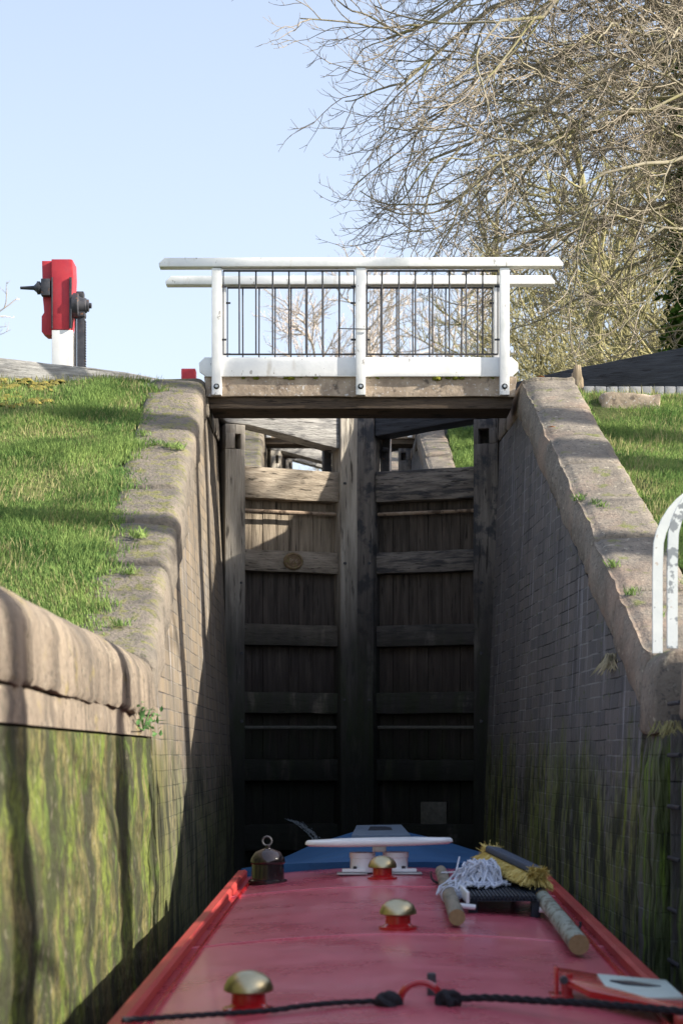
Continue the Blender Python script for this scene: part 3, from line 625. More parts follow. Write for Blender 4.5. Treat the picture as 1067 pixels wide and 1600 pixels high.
    if full:
        MB().lathe(pt(0.05, -0.10, 3.12), [(0, 0.03), (0.018, 0.028), (0.02, 0), (0.03, 0), (0.03, -0.01)], 10, Quaternion((1, 0, 0), math.pi / 2)).build('bolt', M['steel'], be)
        if side < 0:
            c = pt(0, 0, 0)
            cx = P(453, 878, 15.27); q = Quaternion((1, 0, 0), math.pi / 2)
            mb = MB(); mb.lathe((0, 0, 0), [(0, 0.018), (0.066, 0.018), (0.07, 0.026), (0.080, 0.026), (0.092, 0.016), (0.092, 0)], 36)
            mb.torus((0, 0, 0.019), 0.052, 0.003, n=32)
            for v in mb.bm.verts: v.co.y *= 0.84
            an = math.atan2(U.y, U.x)
            R3 = Matrix.Rotation(an, 4, 'Z') @ Matrix.Rotation(math.pi / 2, 4, 'X')
            for v in mb.bm.verts: v.co = (Matrix.Translation(pt(0.56, -0.057, 1.737)) @ R3) @ v.co
            pl = mb.build('date_plaque', M['plaque'], g)
            cu = bpy.data.curves.new('plaque_digits', 'FONT'); cu.body = '996'; cu.size = 0.055; cu.extrude = 0.004; cu.align_x = 'CENTER'; cu.align_y = 'CENTER'
            to = bpy.data.objects.new('tmp', cu); COL.objects.link(to); dg = bpy.context.evaluated_depsgraph_get()
            me = bpy.data.meshes.new_from_object(to.evaluated_get(dg)); bpy.data.objects.remove(to)
            me.transform(Matrix.Translation(pt(0.56, -0.057, 1.737) - wloc(pl)) @ R3 @ Matrix.Translation((0, 0, 0.020)))
            link_mesh('raised_digits', me, M['rust'], pl)
        else:
            # pale repair plate low on the gate
            a = bx(0.42, 0.66, 0.02, 0.054, -0.62, -0.42, 0.004); a.build('patch_plate', M['plate'], g)
    # iron paddle lug beside the mitre post
    if full:
        mb = bx(Lg - 0.27, Lg - 0.195, 0.10, 0.16, 2.56, 2.9, 0.005)
        mb.tube([pt(Lg - .26, 0.08, 2.78), pt(Lg - .22, 0.03, 2.78)], 0.02, 8); mb.build('paddle_guide', M['iron'], g)
    return g
gate(-1, (0, 0, 0), 'left leaf of the nearest lock gates, pale sunlit timber with oval plaque')
gate(1, (0, 0, 0), 'right leaf of the nearest lock gates, dark shaded timber under black beam')
gate(-1, (-0.19, 14.3, 2.32), 'left leaf of the second pair of gates seen through the nearest gates', False)
gate(1, (-0.19, 14.3, 2.32), 'right leaf of the second pair of gates seen through the nearest gates', False)
gate(-1, (-0.40, 28.7, 4.65), 'left leaf of the farthest pair of gates up the flight', False)
gate(1, (-0.40, 28.7, 4.65), 'right leaf of the farthest pair of gates up the flight', False)

# ------------------------------------------------------------------ paddle gear
def paddle_gear(Y, off, label, px0=0):
    t = thing('paddle_gear', label, 'paddle gear', Vector((-2.5, Y, 3.05)) + Vector(off))
    off = Vector(off)
    def X(px): return (px - 533.5) * Y / F
    def Z(py): return (1180 - py) * Y / F
    def b(x0, x1, y0, y1, z0, z1, bev=0.004):
        return MB().hexa([off + Vector(p) for p in ((X(x0), y0, Z(z0)), (X(x1), y0, Z(z0)), (X(x1), y1, Z(z0)), (X(x0), y1, Z(z0)), (X(x0), y0, Z(z1)), (X(x1), y0, Z(z1)), (X(x1), y1, Z(z1)), (X(x0), y1, Z(z1)))], bev)
    b(81.5, 113.5, Y, Y + .22, 665, 515.5).build('post', M['white_gear'], t)
    # red head: rounded back edge
    pts = [off + Vector(p) for p in ((X(81), Y - .004, Z(515)), (X(110), Y - .004, Z(515)), (X(113), Y - .004, Z(470)), (X(115), Y - .004, Z(430)), (X(114), Y - .004, Z(406)), (X(111), Y - .004, Z(405)), (X(81), Y - .004, Z(405)))]
    MB().prism(pts, (0, 0.23, 0), 0.006).build('head', M['red_gear'], t)
    pts = [off + Vector(p) for p in ((X(64.5), Y + .05, Z(405)), (X(80.5), Y + .05, Z(405)), (X(80.5), Y + .05, Z(521)), (X(70), Y + .05, Z(521)), (X(64), Y + .05, Z(516)), (X(64), Y + .05, Z(492)), (X(68), Y + .05, Z(486)), (X(67), Y + .05, Z(474)), (X(66), Y + .05, Z(465)))]
    MB().prism(pts, (0, 0.16, 0), 0.004).build('side_box', M['red_gear'], t)
    b(65.5, 80, Y + .03, Y + .046, 480, 487).build('slot_lid', M['iron'], t) if False else None
    b(81.2, 83.4, Y - .02, Y - .006, 514, 434, 0.002).build('strap', M['iron'], t); b(109.2, 113, Y - .02, Y - .006, 514, 434, 0.002).build('strap', M['iron'], t)
    mb = b(65, 79, Y - .02, Y + .048, 462, 436); q = Quaternion((0, 1, 0), -math.pi / 2)
    mb.lathe(off + Vector((X(66), Y + .03, Z(448.5))), [(0.05, 0), (0.05, 0.02), (0.06, 0.022), (0.06, 0.045), (0.045, 0.05), (0.022, 0.075), (0.020, 0.08), (0.013, 0.20), (0, 0.20)], 12, q); mb.build('spindle', M['iron'], t)
    mb = MB(); mb.lathe(off + Vector((X(113), Y + .08, Z(474))), [(0.115, 0), (0.115, 0.05), (0.085, 0.06), (0.065, 0.12), (0.055, 0.125), (0.055, 0.14), (0.025, 0.142), (0.025, 0.165), (0, 0.165)], 18, Quaternion((0, 1, 0), math.pi / 2))
    mb.box(off + Vector((X(124), Y + .08, Z(458))), (0.07, 0.08, 0.06), bev=0.01); mb.box(off + Vector((X(123), Y + .08, Z(489))), (0.11, 0.10, 0.05), bev=0.015)
    mb.build('gear_housing', M['iron'], t)
    mb = b(119.5, 131, Y + .05, Y + .11, 665, 492, 0.002)
    for k in range(40): z = Z(660) + k * (Z(495) - Z(660)) / 40; mb.box(off + Vector((X(131) + .004, Y + .08, z)), (0.012, 0.05, 0.012))
    mb.build('rack_bar', M['iron'], t); b(115.5, 117.5, Y + .05, Y + .11, 665, 492, 0.002).build('guide_bar', M['iron'], t)
    return t
paddle_gear(15.45, (0, 0, 0), 'red and white paddle gear post with black rack on the left bank')
# a far one whose red top just shows over the crest left of the bridge
Yf = 29.0
b1 = MB().box(P(295.5, 592, Yf), (0.24, 0.24, 0.30), bev=0.01).build('head', M['red_gear'], None)
t = thing('paddle_gear', 'distant paddle gear whose small red head shows left of the footbridge', 'paddle gear', (P(295, 592, Yf).x, Yf, 5.37))
b1.parent = t; b1.data.transform(Matrix.Translation(-t.location))
MB().box((P(295, 592, Yf).x, Yf, 5.78), (0.2, 0.2, 0.9), bev=0.01).build('post', M['white_gear'], t)

# ------------------------------------------------------------------ right bank details
t = thing('edging_wall', 'low pale brick edging course under the black beam on the right bank', 'edging', (2.6, 14.0, 2.9))
mb = MB()
for k in range(12):
    x = 2.02 + k * 0.095; mb.box((x, 14.05, 2.95), (0.088, 0.20, 0.13), bev=0.006)
    if k % 2 == 0: pass
mb.cut(0.1).rough(0.004, 20); mb.build('brick_course', M['edging'], t)
mb = MB(); mb.box((2.56, 14.06, 2.94), (1.14, 0.17, 0.125)); mb.build('mortar', M['straw'], t)
c = P(983, 642, 13.45)
mb = MB(); mb.box(c + Vector((0, 0.05, 0.00)), (0.46, 0.24, 0.26), rot=Matrix.Rotation(R(3), 3, 'Y'), bev=0.025); mb.cut(0.06).rough(0.016, 14)
o = mb.build('stone_block', M['concrete'], None, smooth=0.9); tag(o, 'loose rectangular stone block set in the grass of the right bank', 'stone block'); recentre(o, c - Vector((0, 0, 0.16)))
c = P(902, 592, 14.2)
mb = MB(); mb.hexa([c + Vector(p) for p in ((-.02, -.2, -.25), (.04, -.2, -.25), (.06, .2, -.2), (0.0, .2, -.2), (-.05, -.2, .07), (.0, -.2, .07), (.02, .2, .06), (-.03, .2, .06))], 0.004); mb.cut(0.05).rough(0.012, 20)
o = mb.build('edge_board', M['end_grain'], None, smooth=0.9); tag(o, 'split weathered end board leaning at the top of the right coping', 'board'); recentre(o, c - Vector((0, 0, 0.25)))

# ------------------------------------------------------------------ grass
def blades(name, label, cat, n, xr, yr, hr, seed, mat, dens=None, width=0.0038, base=None, zoff=0.0, parent=None, lean=0.35):
    rg = np.random.default_rng(seed)
    x = rg.uniform(xr[0], xr[1], n); y = rg.uniform(yr[0], yr[1], n)
    if dens is not None:
        keep = dens(x, y, rg); x = x[keep]; y = y[keep]
    n = len(x)
    z = np.array([ground_z(a, b) for a, b in zip(x, y)]) + zoff - 0.02
    cl = np.array([noise.noise(Vector((a * 2.3, b * 2.3, seed))) for a, b in zip(x, y)])
    h = rg.uniform(hr[0], hr[1], n) * (1 + 0.9 * cl)
    an = rg.uniform(0, 2 * np.pi, n); wd = width * rg.uniform(0.6, 1.3, n)
    la = np.array([noise.noise(Vector((a * 1.1, b * 1.1, 9))) for a, b in zip(x, y)]) * 6 + rg.normal(0, 1.3, n)
    ln = h * lean * rg.uniform(0.3, 1.7, n)
    V = np.zeros((n, 5, 3))
    cx, sx = np.cos(an), np.sin(an)
    for k, (hf, lf, wf) in enumerate(((0, 0, 1), (0, 0, -1), (0.55, 0.35, 0.75), (0.55, 0.35, -0.75), (1, 1, 0))):
        V[:, k, 0] = x + cx * wd * wf + np.cos(la) * ln * lf
        V[:, k, 1] = y + sx * wd * wf + np.sin(la) * ln * lf
        V[:, k, 2] = z + h * hf
    b = np.arange(n)[:, None] * 5
    T = np.concatenate([b + np.array([[0, 1, 3]]), b + np.array([[0, 3, 2]]), b + np.array([[2, 3, 4]])], 0)
    o = np_mesh(name, V.reshape(-1, 3), T, mat, parent)
    if parent is None: tag(o, label, cat, kind='stuff')
    return o
def edgeL(y): return np.interp(y, [8.7, 9.8, 11.7, 13.7, 40], [-1.32, -1.36, -1.47, -1.56, -1.56])
def densL(x, y, rg):
    e = edgeL(y) + 0.05 * np.sin(y * 9) + 0.05 * np.sin(y * 23)
    return (x < e + rg.normal(0, 0.06, len(x))) & (rg.random(len(x)) < np.where((x < -2.0) & (y > 12.9), 0.45, 1.0))
def densR(x, y, rg):
    e = np.interp(y, [8.7, 11.4, 13.85], [2.0, 1.94, 1.95])
    return (x > e + 0.03 * np.sin(y * 11) + rg.normal(0, 0.03, len(x)))
blades('grass', 'long green grass growing on the left bank', 'grass', 170000, (-4.0, -1.2), (8.6, 13.75), (0.022, 0.060), 1, M['grass'], densL)
blades('grass', 'thin dry yellowish grass among the left bank turf', 'grass', 20000, (-4.0, -1.2), (8.6, 13.95), (0.03, 0.07), 2, M['grass_dry'], densL)
blades('grass', 'bright green grass growing on the right bank', 'grass', 100000, (1.85, 3.5), (8.4, 13.95), (0.022, 0.062), 3, M['grass'], densR)
blades('grass', 'dry pale grass blades among the right bank turf', 'grass', 12000, (1.85, 3.5), (8.4, 14.0), (0.03, 0.08), 4, M['grass_dry'], densR)
blades('grass', 'grass bank beside the second lock seen through the gates', 'grass', 30000, (1.74, 3.6), (23.3, 28.0), (0.05, 0.13), 5, M['grass'], None, width=0.012)
# sprouts in the coping joints
def tuft(c, n, h, mat, seed, name='grass_tuft', label=None, spread=0.03, down=False, parent=None, tw_=0.003):
    rg = random.Random(seed); V = []; T = []
    for k in range(n):
        a = rg.uniform(0, 2 * math.pi); d = rg.uniform(0, spread); b = Vector(c) + Vector((math.cos(a) * d, math.sin(a) * d * 1.5, 0))
        la = rg.uniform(0, 2 * math.pi); hh = h * rg.uniform(.4, 1.1); ln = hh * rg.uniform(.2, .8); w_ = Vector((math.cos(a + 1.5), math.sin(a + 1.5), 0)) * tw_
        s = -1 if down else 1; i = len(V)
        V += [b - w_, b + w_, b + Vector((math.cos(la) * ln * .35, math.sin(la) * ln * .35, s * hh * .6)) + w_ * .7, b + Vector((math.cos(la) * ln, math.sin(la) * ln, s * hh))]
        T += [(i, i + 1, i + 2), (i, i + 2, i + 3)]
    o = np_mesh(name, V, T, mat, parent)
    if label: tag(o, label, 'grass tuft'); recentre(o, c)
    return o
wl, wr = MODS[0]['wall-1'], MODS[0]['wall1']
for k, (px, py, Y, h) in enumerate(((278, 715, 12.0, .06), (262, 715, 12.05, .05), (243, 714, 12.1, .05), (215, 855, 10.35, .07), (200, 900, 9.8, .05), (225, 700, 12.3, .05), (190, 960, 9.1, .05))):
    z = top_loc(Y, .53); tuft(((px - 533.5) * Y / F, Y, z - .005), 60, h, M['grass'], k, parent=wl, spread=0.06)
for k, (px, Y, h) in enumerate(((905, 10.9, .06), (915, 10.85, .05), (880, 11.0, .05), (960, 9.5, .06), (930, 9.9, .05), (1005, 9.2, .05))):
    z = top_loc(Y, .53); tuft(((px - 533.5) * Y / F + .1, Y, z - .005), 40, h, M['grass'], k + 20, parent=wr, spread=0.05)
tuft((wx(1, 9.5, .5) - .02, 9.55, 0.57), 45, 0.12, M['straw'], 91, name='straw_tuft', label='hanging tuft of dry straw at the foot of the sloping right coping', spread=0.05, down=True, tw_=0.0012)
tuft((1.52, 7.9, 0.16), 60, 0.08, M['grass_dry'], 92, name='straw_tuft', label='drooping dry grass growing under the coping beside the ladder', spread=0.12, down=True, tw_=0.0014)
# small plant in the left corner
mb = MB(); rg = random.Random(3)
for k in range(36):
    c = Vector((-0.955 + rg.uniform(0, .05), 8.2 + rg.uniform(-.35, .5), 0.19 + rg.uniform(-.09, .06))); s = rg.uniform(.012, .024)
    q = Quaternion((rg.uniform(-1, 1), rg.uniform(-1, 1), rg.uniform(-1, 1)), rg.uniform(0, 3))
    vs = [mb.bm.verts.new(c + q @ Vector(p)) for p in ((-s, 0, 0), (-s * .3, -s * .6, .003), (s, 0, 0), (-s * .3, s * .6, .003))]; mb.bm.faces.new(vs)
for k in range(8): mb.tube([(-.955, 8.25, .12), (-.94, 8.2 + rg.uniform(-.3, .45), .19 + rg.uniform(-.08, .05))], .003, 4)
o = mb.build('wall_plant', M['green_leaf'], None, smooth=None); tag(o, 'small green leafy plant rooted under the left coping corner', 'plant'); recentre(o, (-0.95, 8.3, 0.15))
# fallen leaves
for k, (px, py, Y, lab) in enumerate(((861, 652, 12.45, 'orange dead leaf lying on the right coping'), (844, 584, 13.75, 'small red leaf on the top stone of the right coping'))):
    c = P(px, py, Y); c.z = top_loc(Y, .53) + 0.012; mb = MB()
    vs = [mb.bm.verts.new(c + Vector(p)) for p in ((-.03, 0, 0), (0, -.016, .006), (.032, 0, .002), (.004, .016, .008))]; mb.bm.faces.new(vs)
    f2 = bmesh.ops.extrude_face_region(mb.bm, geom=mb.bm.faces[:]); bmesh.ops.translate(mb.bm, vec=(0, 0, .002), verts=[g for g in f2['geom'] if isinstance(g, bmesh.types.BMVert)])
    o = mb.build('dead_leaf', M['leaf_dead'], None); tag(o, lab, 'leaf'); recentre(o, c)
# yellow moss patch at the top of the left bank
mb = MB()
rg = random.Random(8)
for k in range(90):
    x = rg.uniform(-3.0, -2.25); y = rg.uniform(13.0, 13.75); s = rg.uniform(.03, .07)
    mb.lathe((x, y, ground_z(0, y) - .01), [(0, s * .35), (s * .6, s * .25), (s, -0.01)], 8)
mb.rough(.01, 30); o = mb.build('moss_patch', M['mosspatch'], None); tag(o, 'yellow green moss patch at the top left of the left bank', 'moss', kind='stuff'); recentre(o, (-2.6, 13.4, 2.9))

# ------------------------------------------------------------------ trees
class Branches:
    def __init__(s): s.V = []; s.F = []; s.n = 0
    def add(s, pts, rad, k):
        pts = np.asarray(pts); m = len(pts)
        t = np.gradient(pts, axis=0); t /= np.linalg.norm(t, axis=1)[:, None] + 1e-9
        ref = np.array([0.31, 0.22, 0.92]) if abs(t[0, 2]) < 0.8 else np.array([1.0, 0.1, 0])
        u = np.cross(t, ref); u /= np.linalg.norm(u, axis=1)[:, None] + 1e-9; v = np.cross(t, u)
        a = np.arange(k) * 2 * np.pi / k
        ring = pts[:, None, :] + (np.cos(a)[None, :, None] * u[:, None, :] + np.sin(a)[None, :, None] * v[:, None, :]) * np.asarray(rad)[:, None, None]
        s.V.append(ring.reshape(-1, 3)); i = np.arange(m - 1)[:, None] * k; j = np.arange(k)[None, :]; j2 = (j + 1) % k
        q = np.stack([i + j, i + j2, i + k + j2, i + k + j], -1).reshape(-1, 4) + s.n
        s.F.append(q); s.n += m * k
    def build(s, name, mat, parent=None): return np_mesh(name, np.concatenate(s.V), np.concatenate(s.F), mat, parent, smooth=True)

def curve_path(rg, p, d, L, n, wander, grav):
    pts = [p.copy()]; d = d / np.linalg.norm(d); st = L / n
    for i in range(n):
        d = d + rg.normal(0, wander, 3) + np.array([0, 0, grav(i / n)]); d /= np.linalg.norm(d); p = p + d * st; pts.append(p.copy())
    return np.array(pts)
def grow(rg, B, path, r0, r1, level, maxlev, spec, cone=None):
    m = len(path); rad = np.linspace(r0, r1, m)
    B[min(level, len(B) - 1)].add(path, rad, 6 if level <= 1 else (4 if level == 2 else 3))
    if level >= maxlev: return
    sp = spec[level]; L = np.linalg.norm(path[-1] - path[0])
    cnt = max(1, int(L * sp['per_m'] + rg.random()))
    for c in range(cnt):
        f = sp.get('from', 0.15) + (1 - sp.get('from', 0.15)) * (c + rg.random()) / cnt
        x = f * (m - 1); i = min(int(x), m - 2); fr = x - i
        p = path[i] * (1 - fr) + path[i + 1] * fr; t = path[i + 1] - path[i]; t /= np.linalg.norm(t) + 1e-9
        rv = rg.normal(0, 1, 3); rv -= t * rv.dot(t); rv /= np.linalg.norm(rv) + 1e-9
        d = t * sp['fwd'] + rv * sp['side'] + np.array(sp.get('bias', (0, 0, 0)))
        l = sp['len'] * rg.uniform(0.5, 1.25) * (1.15 - 0.6 * f)
        pp = curve_path(rg, p, d, l, sp['n'], sp['wander'], sp['grav'])
        rr = max(rad[i] * sp['rr'], sp['rmin'])
        grow(rg, B, pp, rr, rr * 0.45, level + 1, maxlev, spec)

# the big bare tree hanging over the lock from the right
rg = np.random.default_rng(11)
T0 = np.array([7.2, 19.5, 2.9])
SPEC = {0: dict(per_m=2.4, **{'from': 0.18}, fwd=0.85, side=0.75, bias=(-0.35, 0, 0.05), len=2.1, n=9, wander=0.13, grav=lambda f: -0.06 + 0.12 * f, rr=0.50, rmin=0.013),
        1: dict(per_m=3.9, **{'from': 0.12}, fwd=0.9, side=0.75, bias=(-0.15, 0, -0.05), len=1.1, n=7, wander=0.15, grav=lambda f: -0.07 + 0.20 * f, rr=0.5, rmin=0.007),
        2: dict(per_m=5.6, **{'from': 0.15}, fwd=0.9, side=0.7, bias=(0, 0, 0.05), len=0.50, n=5, wander=0.16, grav=lambda f: -0.05 + 0.28 * f, rr=0.55, rmin=0.0046),
        3: dict(per_m=5.0, **{'from': 0.3}, fwd=0.8, side=0.8, bias=(0, 0, 0.2), len=0.16, n=3, wander=0.15, grav=lambda f: 0.15, rr=0.8, rmin=0.004)}
tree = thing('bare_tree', 'large bare tree with long drooping twigs overhanging from the upper right', 'tree', tuple(T0))
BB = [Branches(), Branches(), Branches()]
trunk = curve_path(rg, T0, np.array([-.06, 0, 1.0]), 14, 12, 0.03, lambda f: 0)
tb = Branches(); tb.add(trunk, np.linspace(0.42, 0.16, len(trunk)), 12); tb.build('trunk', M['bark'], tree)
limbs = [  # (trunk height, end px, end py, depth, radius)
    (8.2, 520, -60, 17.0, .10), (7.6, 560, 60, 17.5, .10), (6.9, 575, 140, 18.5, .10), (6.6, 690, 90, 16.5, .09), (6.3, 625, 250, 18.0, .10), (5.6, 640, 330, 19.0, .09), (5.4, 760, 210, 17.5, .09), (4.9, 720, 400, 18.5, .08),
    (5.0, 850, 300, 17.0, .08), (4.0, 850, 470, 19.5, .07), (7.2, 860, 60, 18.0, .08), (9.3, 640, -120, 19.5, .09), (9.0, 800, -40, 17.0, .08), (6.0, 930, 170, 17.2, .07), (3.6, 960, 520, 20.5, .06), (6.2, 600, 200, 19.5, .08), (7.0, 720, 150, 19.0, .08), (5.2, 680, 300, 17.2, .08), (6.6, 800, 120, 20.0, .08), (4.6, 800, 360, 20.0, .07), (5.8, 850, 220, 19.5, .08), (8.0, 660, 20, 18.6, .09), (8.4, 980, 20, 20.5, .08), (4.4, 930, 400, 18.0, .06)]
for (h, px, py, Y, r) in limbs:
    zz = T0[2] + h; s = trunk[np.argmin(abs(trunk[:, 2] - zz))].copy(); e = np.array(P(px + 45, py, Y)); n = 14
    mid = (s + e) / 2 + np.array([0, 0, 0.10 * np.linalg.norm(e - s)]) + rg.normal(0, .3, 3)
    ts = np.linspace(0, 1, n)[:, None]; path = (1 - ts) ** 2 * s + 2 * ts * (1 - ts) * mid + ts ** 2 * e
    w_ = np.cumsum(rg.normal(0, .09, (n, 3)), 0) ; w_ -= np.linspace(0, 1, n)[:, None] * w_[-1]; path = path + w_
    grow(rg, BB, path, r * .62, 0.012, 0, 4, SPEC)
BB[0].build('limbs', M['bark'], tree); BB[1].build('boughs', M['bark'], tree); tw = BB[2].build('twigs', M['twig'], tree)
print('twig faces', len(tw.data.polygons))

def ivy(path, r, n, seed, parent, size=0.06):
    rg = np.random.default_rng(seed); i = rg.integers(0, len(path) - 1, n); f = rg.random(n)[:, None]
    c = path[i] * (1 - f) + path[i + 1] * f; d = rg.normal(0, 1, (n, 3)); d /= np.linalg.norm(d, axis=1)[:, None]
    lump = np.array([0.55 + 0.9 * abs(noise.noise(Vector(tuple(q * 1.1)))) for q in c + d * .5])
    c = c + d * (r * lump * rg.uniform(.5, 1.15, n))[:, None]
    a = rg.normal(0, 1, (n, 3)); a /= np.linalg.norm(a, axis=1)[:, None]; b = np.cross(a, d + rg.normal(0, .4, (n, 3))); b /= np.linalg.norm(b, axis=1)[:, None] + 1e-9
    s = (size * rg.uniform(.5, 1.2, n))[:, None]
    V = np.stack([c - a * s, c - b * s * .7 + a * s * .2, c + a * s, c + b * s * .7 + a * s * .2], 1).reshape(-1, 3)
    return np_mesh('ivy', V, np.arange(n * 4).reshape(-1, 4), M['ivy'], parent)

# bare lichen covered trees behind, filling the lower right
def back_tree(name, label, base, H, seed, mat, group, spread=0.8, twm=None, per=1.0, rt=0.22, ivyr=0, thin=1.0, lean=(0, 0)):
    rg = np.random.default_rng(seed); base = np.array(base, float)
    t = thing(name, label, 'tree', tuple(base), group)
    tr = curve_path(rg, base, np.array([lean[0], lean[1], 1.0]), H, 10, 0.05, lambda f: 0.0)
    b0 = Branches(); b0.add(tr, np.linspace(rt, rt * .2, len(tr)), 8); b0.build('trunk', mat, t)
    sp = {0: dict(per_m=1.5 * per, **{'from': 0.10}, fwd=0.40, side=0.9, bias=(0, 0, 0.15), len=H * 0.42 * spread, n=8, wander=0.13, grav=lambda f: -0.02 + 0.08 * f, rr=0.45, rmin=0.03 * thin),
          1: dict(per_m=2.3 * per, **{'from': 0.15}, fwd=0.8, side=0.75, bias=(0, 0, 0.1), len=H * 0.16, n=6, wander=0.16, grav=lambda f: 0.05, rr=0.5, rmin=0.016 * thin),
          2: dict(per_m=3.2 * per, **{'from': 0.15}, fwd=0.8, side=0.75, bias=(0, 0, 0.1), len=H * 0.062, n=4, wander=0.16, grav=lambda f: 0.1, rr=0.55, rmin=0.010 * thin)}
    B = [Branches(), Branches()]
    grow(rg, [B[0], B[0], B[1]], tr, rt * .2, rt * .1, 0, 3, sp)
    B[0].build('limbs', mat, t); B[1].build('twigs', twm or mat, t)
    if ivyr: ivy(tr, ivyr, 8500, seed, t, 0.085)
    return t
def copy_tree(t, loc, rz, sc, label):
    r = t.copy(); COL.objects.link(r); r.location = loc; r.rotation_euler = (0, 0, rz); r.scale = (sc,) * 3; r['label'] = label
    for ch in list(t.children):
        c = ch.copy(); COL.objects.link(c); c.parent = r
    return r
G1 = 'bare trees standing behind the right bank'
tA = back_tree('bare_tree', 'ivy clad bare tree at the right edge behind the black beam', (5.3, 27, 3.0), 11.0, 21, M['bark_olive'], G1, ivyr=0.75, per=1.5)
tB = back_tree('bare_tree', 'spreading lichen yellow bare tree behind the white railing end', (5.2, 33, 4.6), 8.0, 22, M['bark_olive'], G1, per=1.7, spread=1.2, thin=1.25)
G1b = [((7.8, 36, 5), 1.0, 1.15, 'bare tree behind the ivy clad one at the right edge'), ((3.9, 42, 6.5), 2.0, .85, 'low bare tree directly behind the right end of the railings'), ((6.0, 38, 5.5), 3.1, 1.0, 'dense bare tree in the middle of the group behind the black beam'), ((9.0, 40, 6), 2.4, 1.3, 'broad bare tree behind the ivy, second from the right edge'),
       ((6.9, 44, 6.5), 4.1, 1.0, 'mossy bare tree between the ivy clad tree and the low one'), ((10.5, 46, 6.5), 5.0, 1.2, 'tall bare tree farthest back at the right edge')]
for (loc, rz, s, lab) in G1b: copy_tree(tB, loc, rz, s, lab)
tC = back_tree('bare_tree', 'distant reddish bare tree seen through the left of the railing bays', (0.0, 75, 7.6), 12.6, 31, M['bark_far'], 'distant reddish trees behind the railings', spread=.6, per=1.5, rt=.11, thin=1.7)
for (loc, rz, s, lab) in (((2.6, 72, 7.6), 1.3, .98, 'distant reddish bare tree in the middle behind the railings'), ((4.7, 78, 7.6), 2.6, 1.12, 'distant reddish bare tree behind the right railing bay'), ((1.4, 84, 7.6), 4, 1.0, 'faintest distant reddish tree behind the middle post')):
    copy_tree(tC, loc, rz, s, lab)
tD = back_tree('bare_tree', 'small bare tree on the left skyline beyond the grey beam', (-10.4, 46, 5.8), 6.6, 41, M['bark_far'], None, spread=1.0, per=1.2, rt=.10, thin=1.0)
# trees on the right bank outside the picture whose shadows cross the banks
tE = back_tree('bare_tree', 'bare tree on the right bank shading the lower slope', (8.0, 5.6, .8), 10.5, 51, M['bark'], 'bare trees shading the right bank', spread=.6, per=0.55, rt=.26, thin=1.0)
for (loc, rz, s, lab) in (((9.5, 8.6, 1), 1.9, 1.0, 'bare tree on the right bank shading the middle slope'), ((7.6, 3.2, .8), 3.3, .95, 'bare tree on the right bank shading the near coping'), ((11, 10.6, 2), 4.4, 1.0, 'bare tree on the right bank shading the upper slope'), ((12.5, 12.6, 2.2), 2.7, 1.1, 'bare tree set back on the right bank near the crest'), ((9.6, 10.3, 1.6), .8, 1.1, 'bare tree with a stout trunk on the right bank by the upper slope')):
    copy_tree(tE, loc, rz, s, lab)

# hedge-like scrub behind the beam on the right and at the far end
def scrub(name, label, c, size, n, seed):
    rg = np.random.default_rng(seed); B = Branches()
    for k in range(n):
        p = np.array(c) + np.array([rg.uniform(-.5, .5) * size[0], rg.uniform(-.5, .5) * size[1], 0])
        pts = curve_path(rg, p, np.array([rg.normal(0, .5), rg.normal(0, .5), 1]), size[2] * rg.uniform(.5, 1.1), 6, .22, lambda f: 0); B.add(pts, np.linspace(.018, .005, 7), 3)
        for j in range(6):
            q = pts[rg.integers(1, 6)]; pp = curve_path(rg, q, rg.normal(0, 1, 3) + np.array([0, 0, .5]), size[2] * .35, 4, .25, lambda f: 0); B.add(pp, np.linspace(.010, .004, 5), 3)
    o = B.build(name, M['bark_olive']); tag(o, label, 'scrub', kind='stuff'); return o
scrub('scrub', 'tangled olive brown scrub along the foot of the trees on the right', (7.6, 32.5, 5.0), (9, 4, 4.6), 700, 5)
scrub('scrub', 'distant olive scrub seen under the farthest gate beam', (-0.5, 62, 7.0), (24, 4, 4.0), 260, 6)

# ------------------------------------------------------------------ narrowboat
def ez(y): return -0.79 + (y - 5.46) * 0.0264
def ecx(y): return 0.20 + (y - 5.46) * 0.020
HW = 0.875; YB, YE = 1.2, 9.63
def roof_z(x, y):
    u = (x - ecx(y)) / HW; return ez(y) + 0.062 * (1 - u * u) - 0.012
boat = thing('narrowboat', 'red roofed narrowboat nosing up to the closed lock gates', 'boat', (0.2, 6, -1.75))
nx, ny = 22, 60; V = []; Fc = []
for j in range(ny + 1):
    y = YB + (YE - YB) * j / ny
    for i in range(nx + 1):
        u = -1 + 2 * i / nx; x = ecx(y) + u * (HW - 0.055)
        V.append((x, y, roof_z(x, y) + 0.003 * noise.noise(Vector((x * 2, y * 2, 0)))))
n0 = len(V)
for j in range(ny):
    for i in range(nx): a = j * (nx + 1) + i; Fc.append((a, a + 1, a + nx + 2, a + nx + 1))
o = np_mesh('cabin_roof', V, Fc, M['roof'], boat, smooth=True)
sm = o.modifiers.new('thick', 'SOLIDIFY'); sm.thickness = 0.02; sm.offset = -1
for (yy) in (4.6, 6.72, 8.55):      # raised weld seams across the roof
    pts = [(ecx(yy) + u * (HW - .06), yy + 0.02 * math.sin(u * 2), roof_z(ecx(yy) + u * (HW - .06), yy) + 0.001) for u in np.linspace(-1, 1, 24)]
    MB().tube(pts, 0.0045, 6).build('roof_seam', M['roof'], boat)
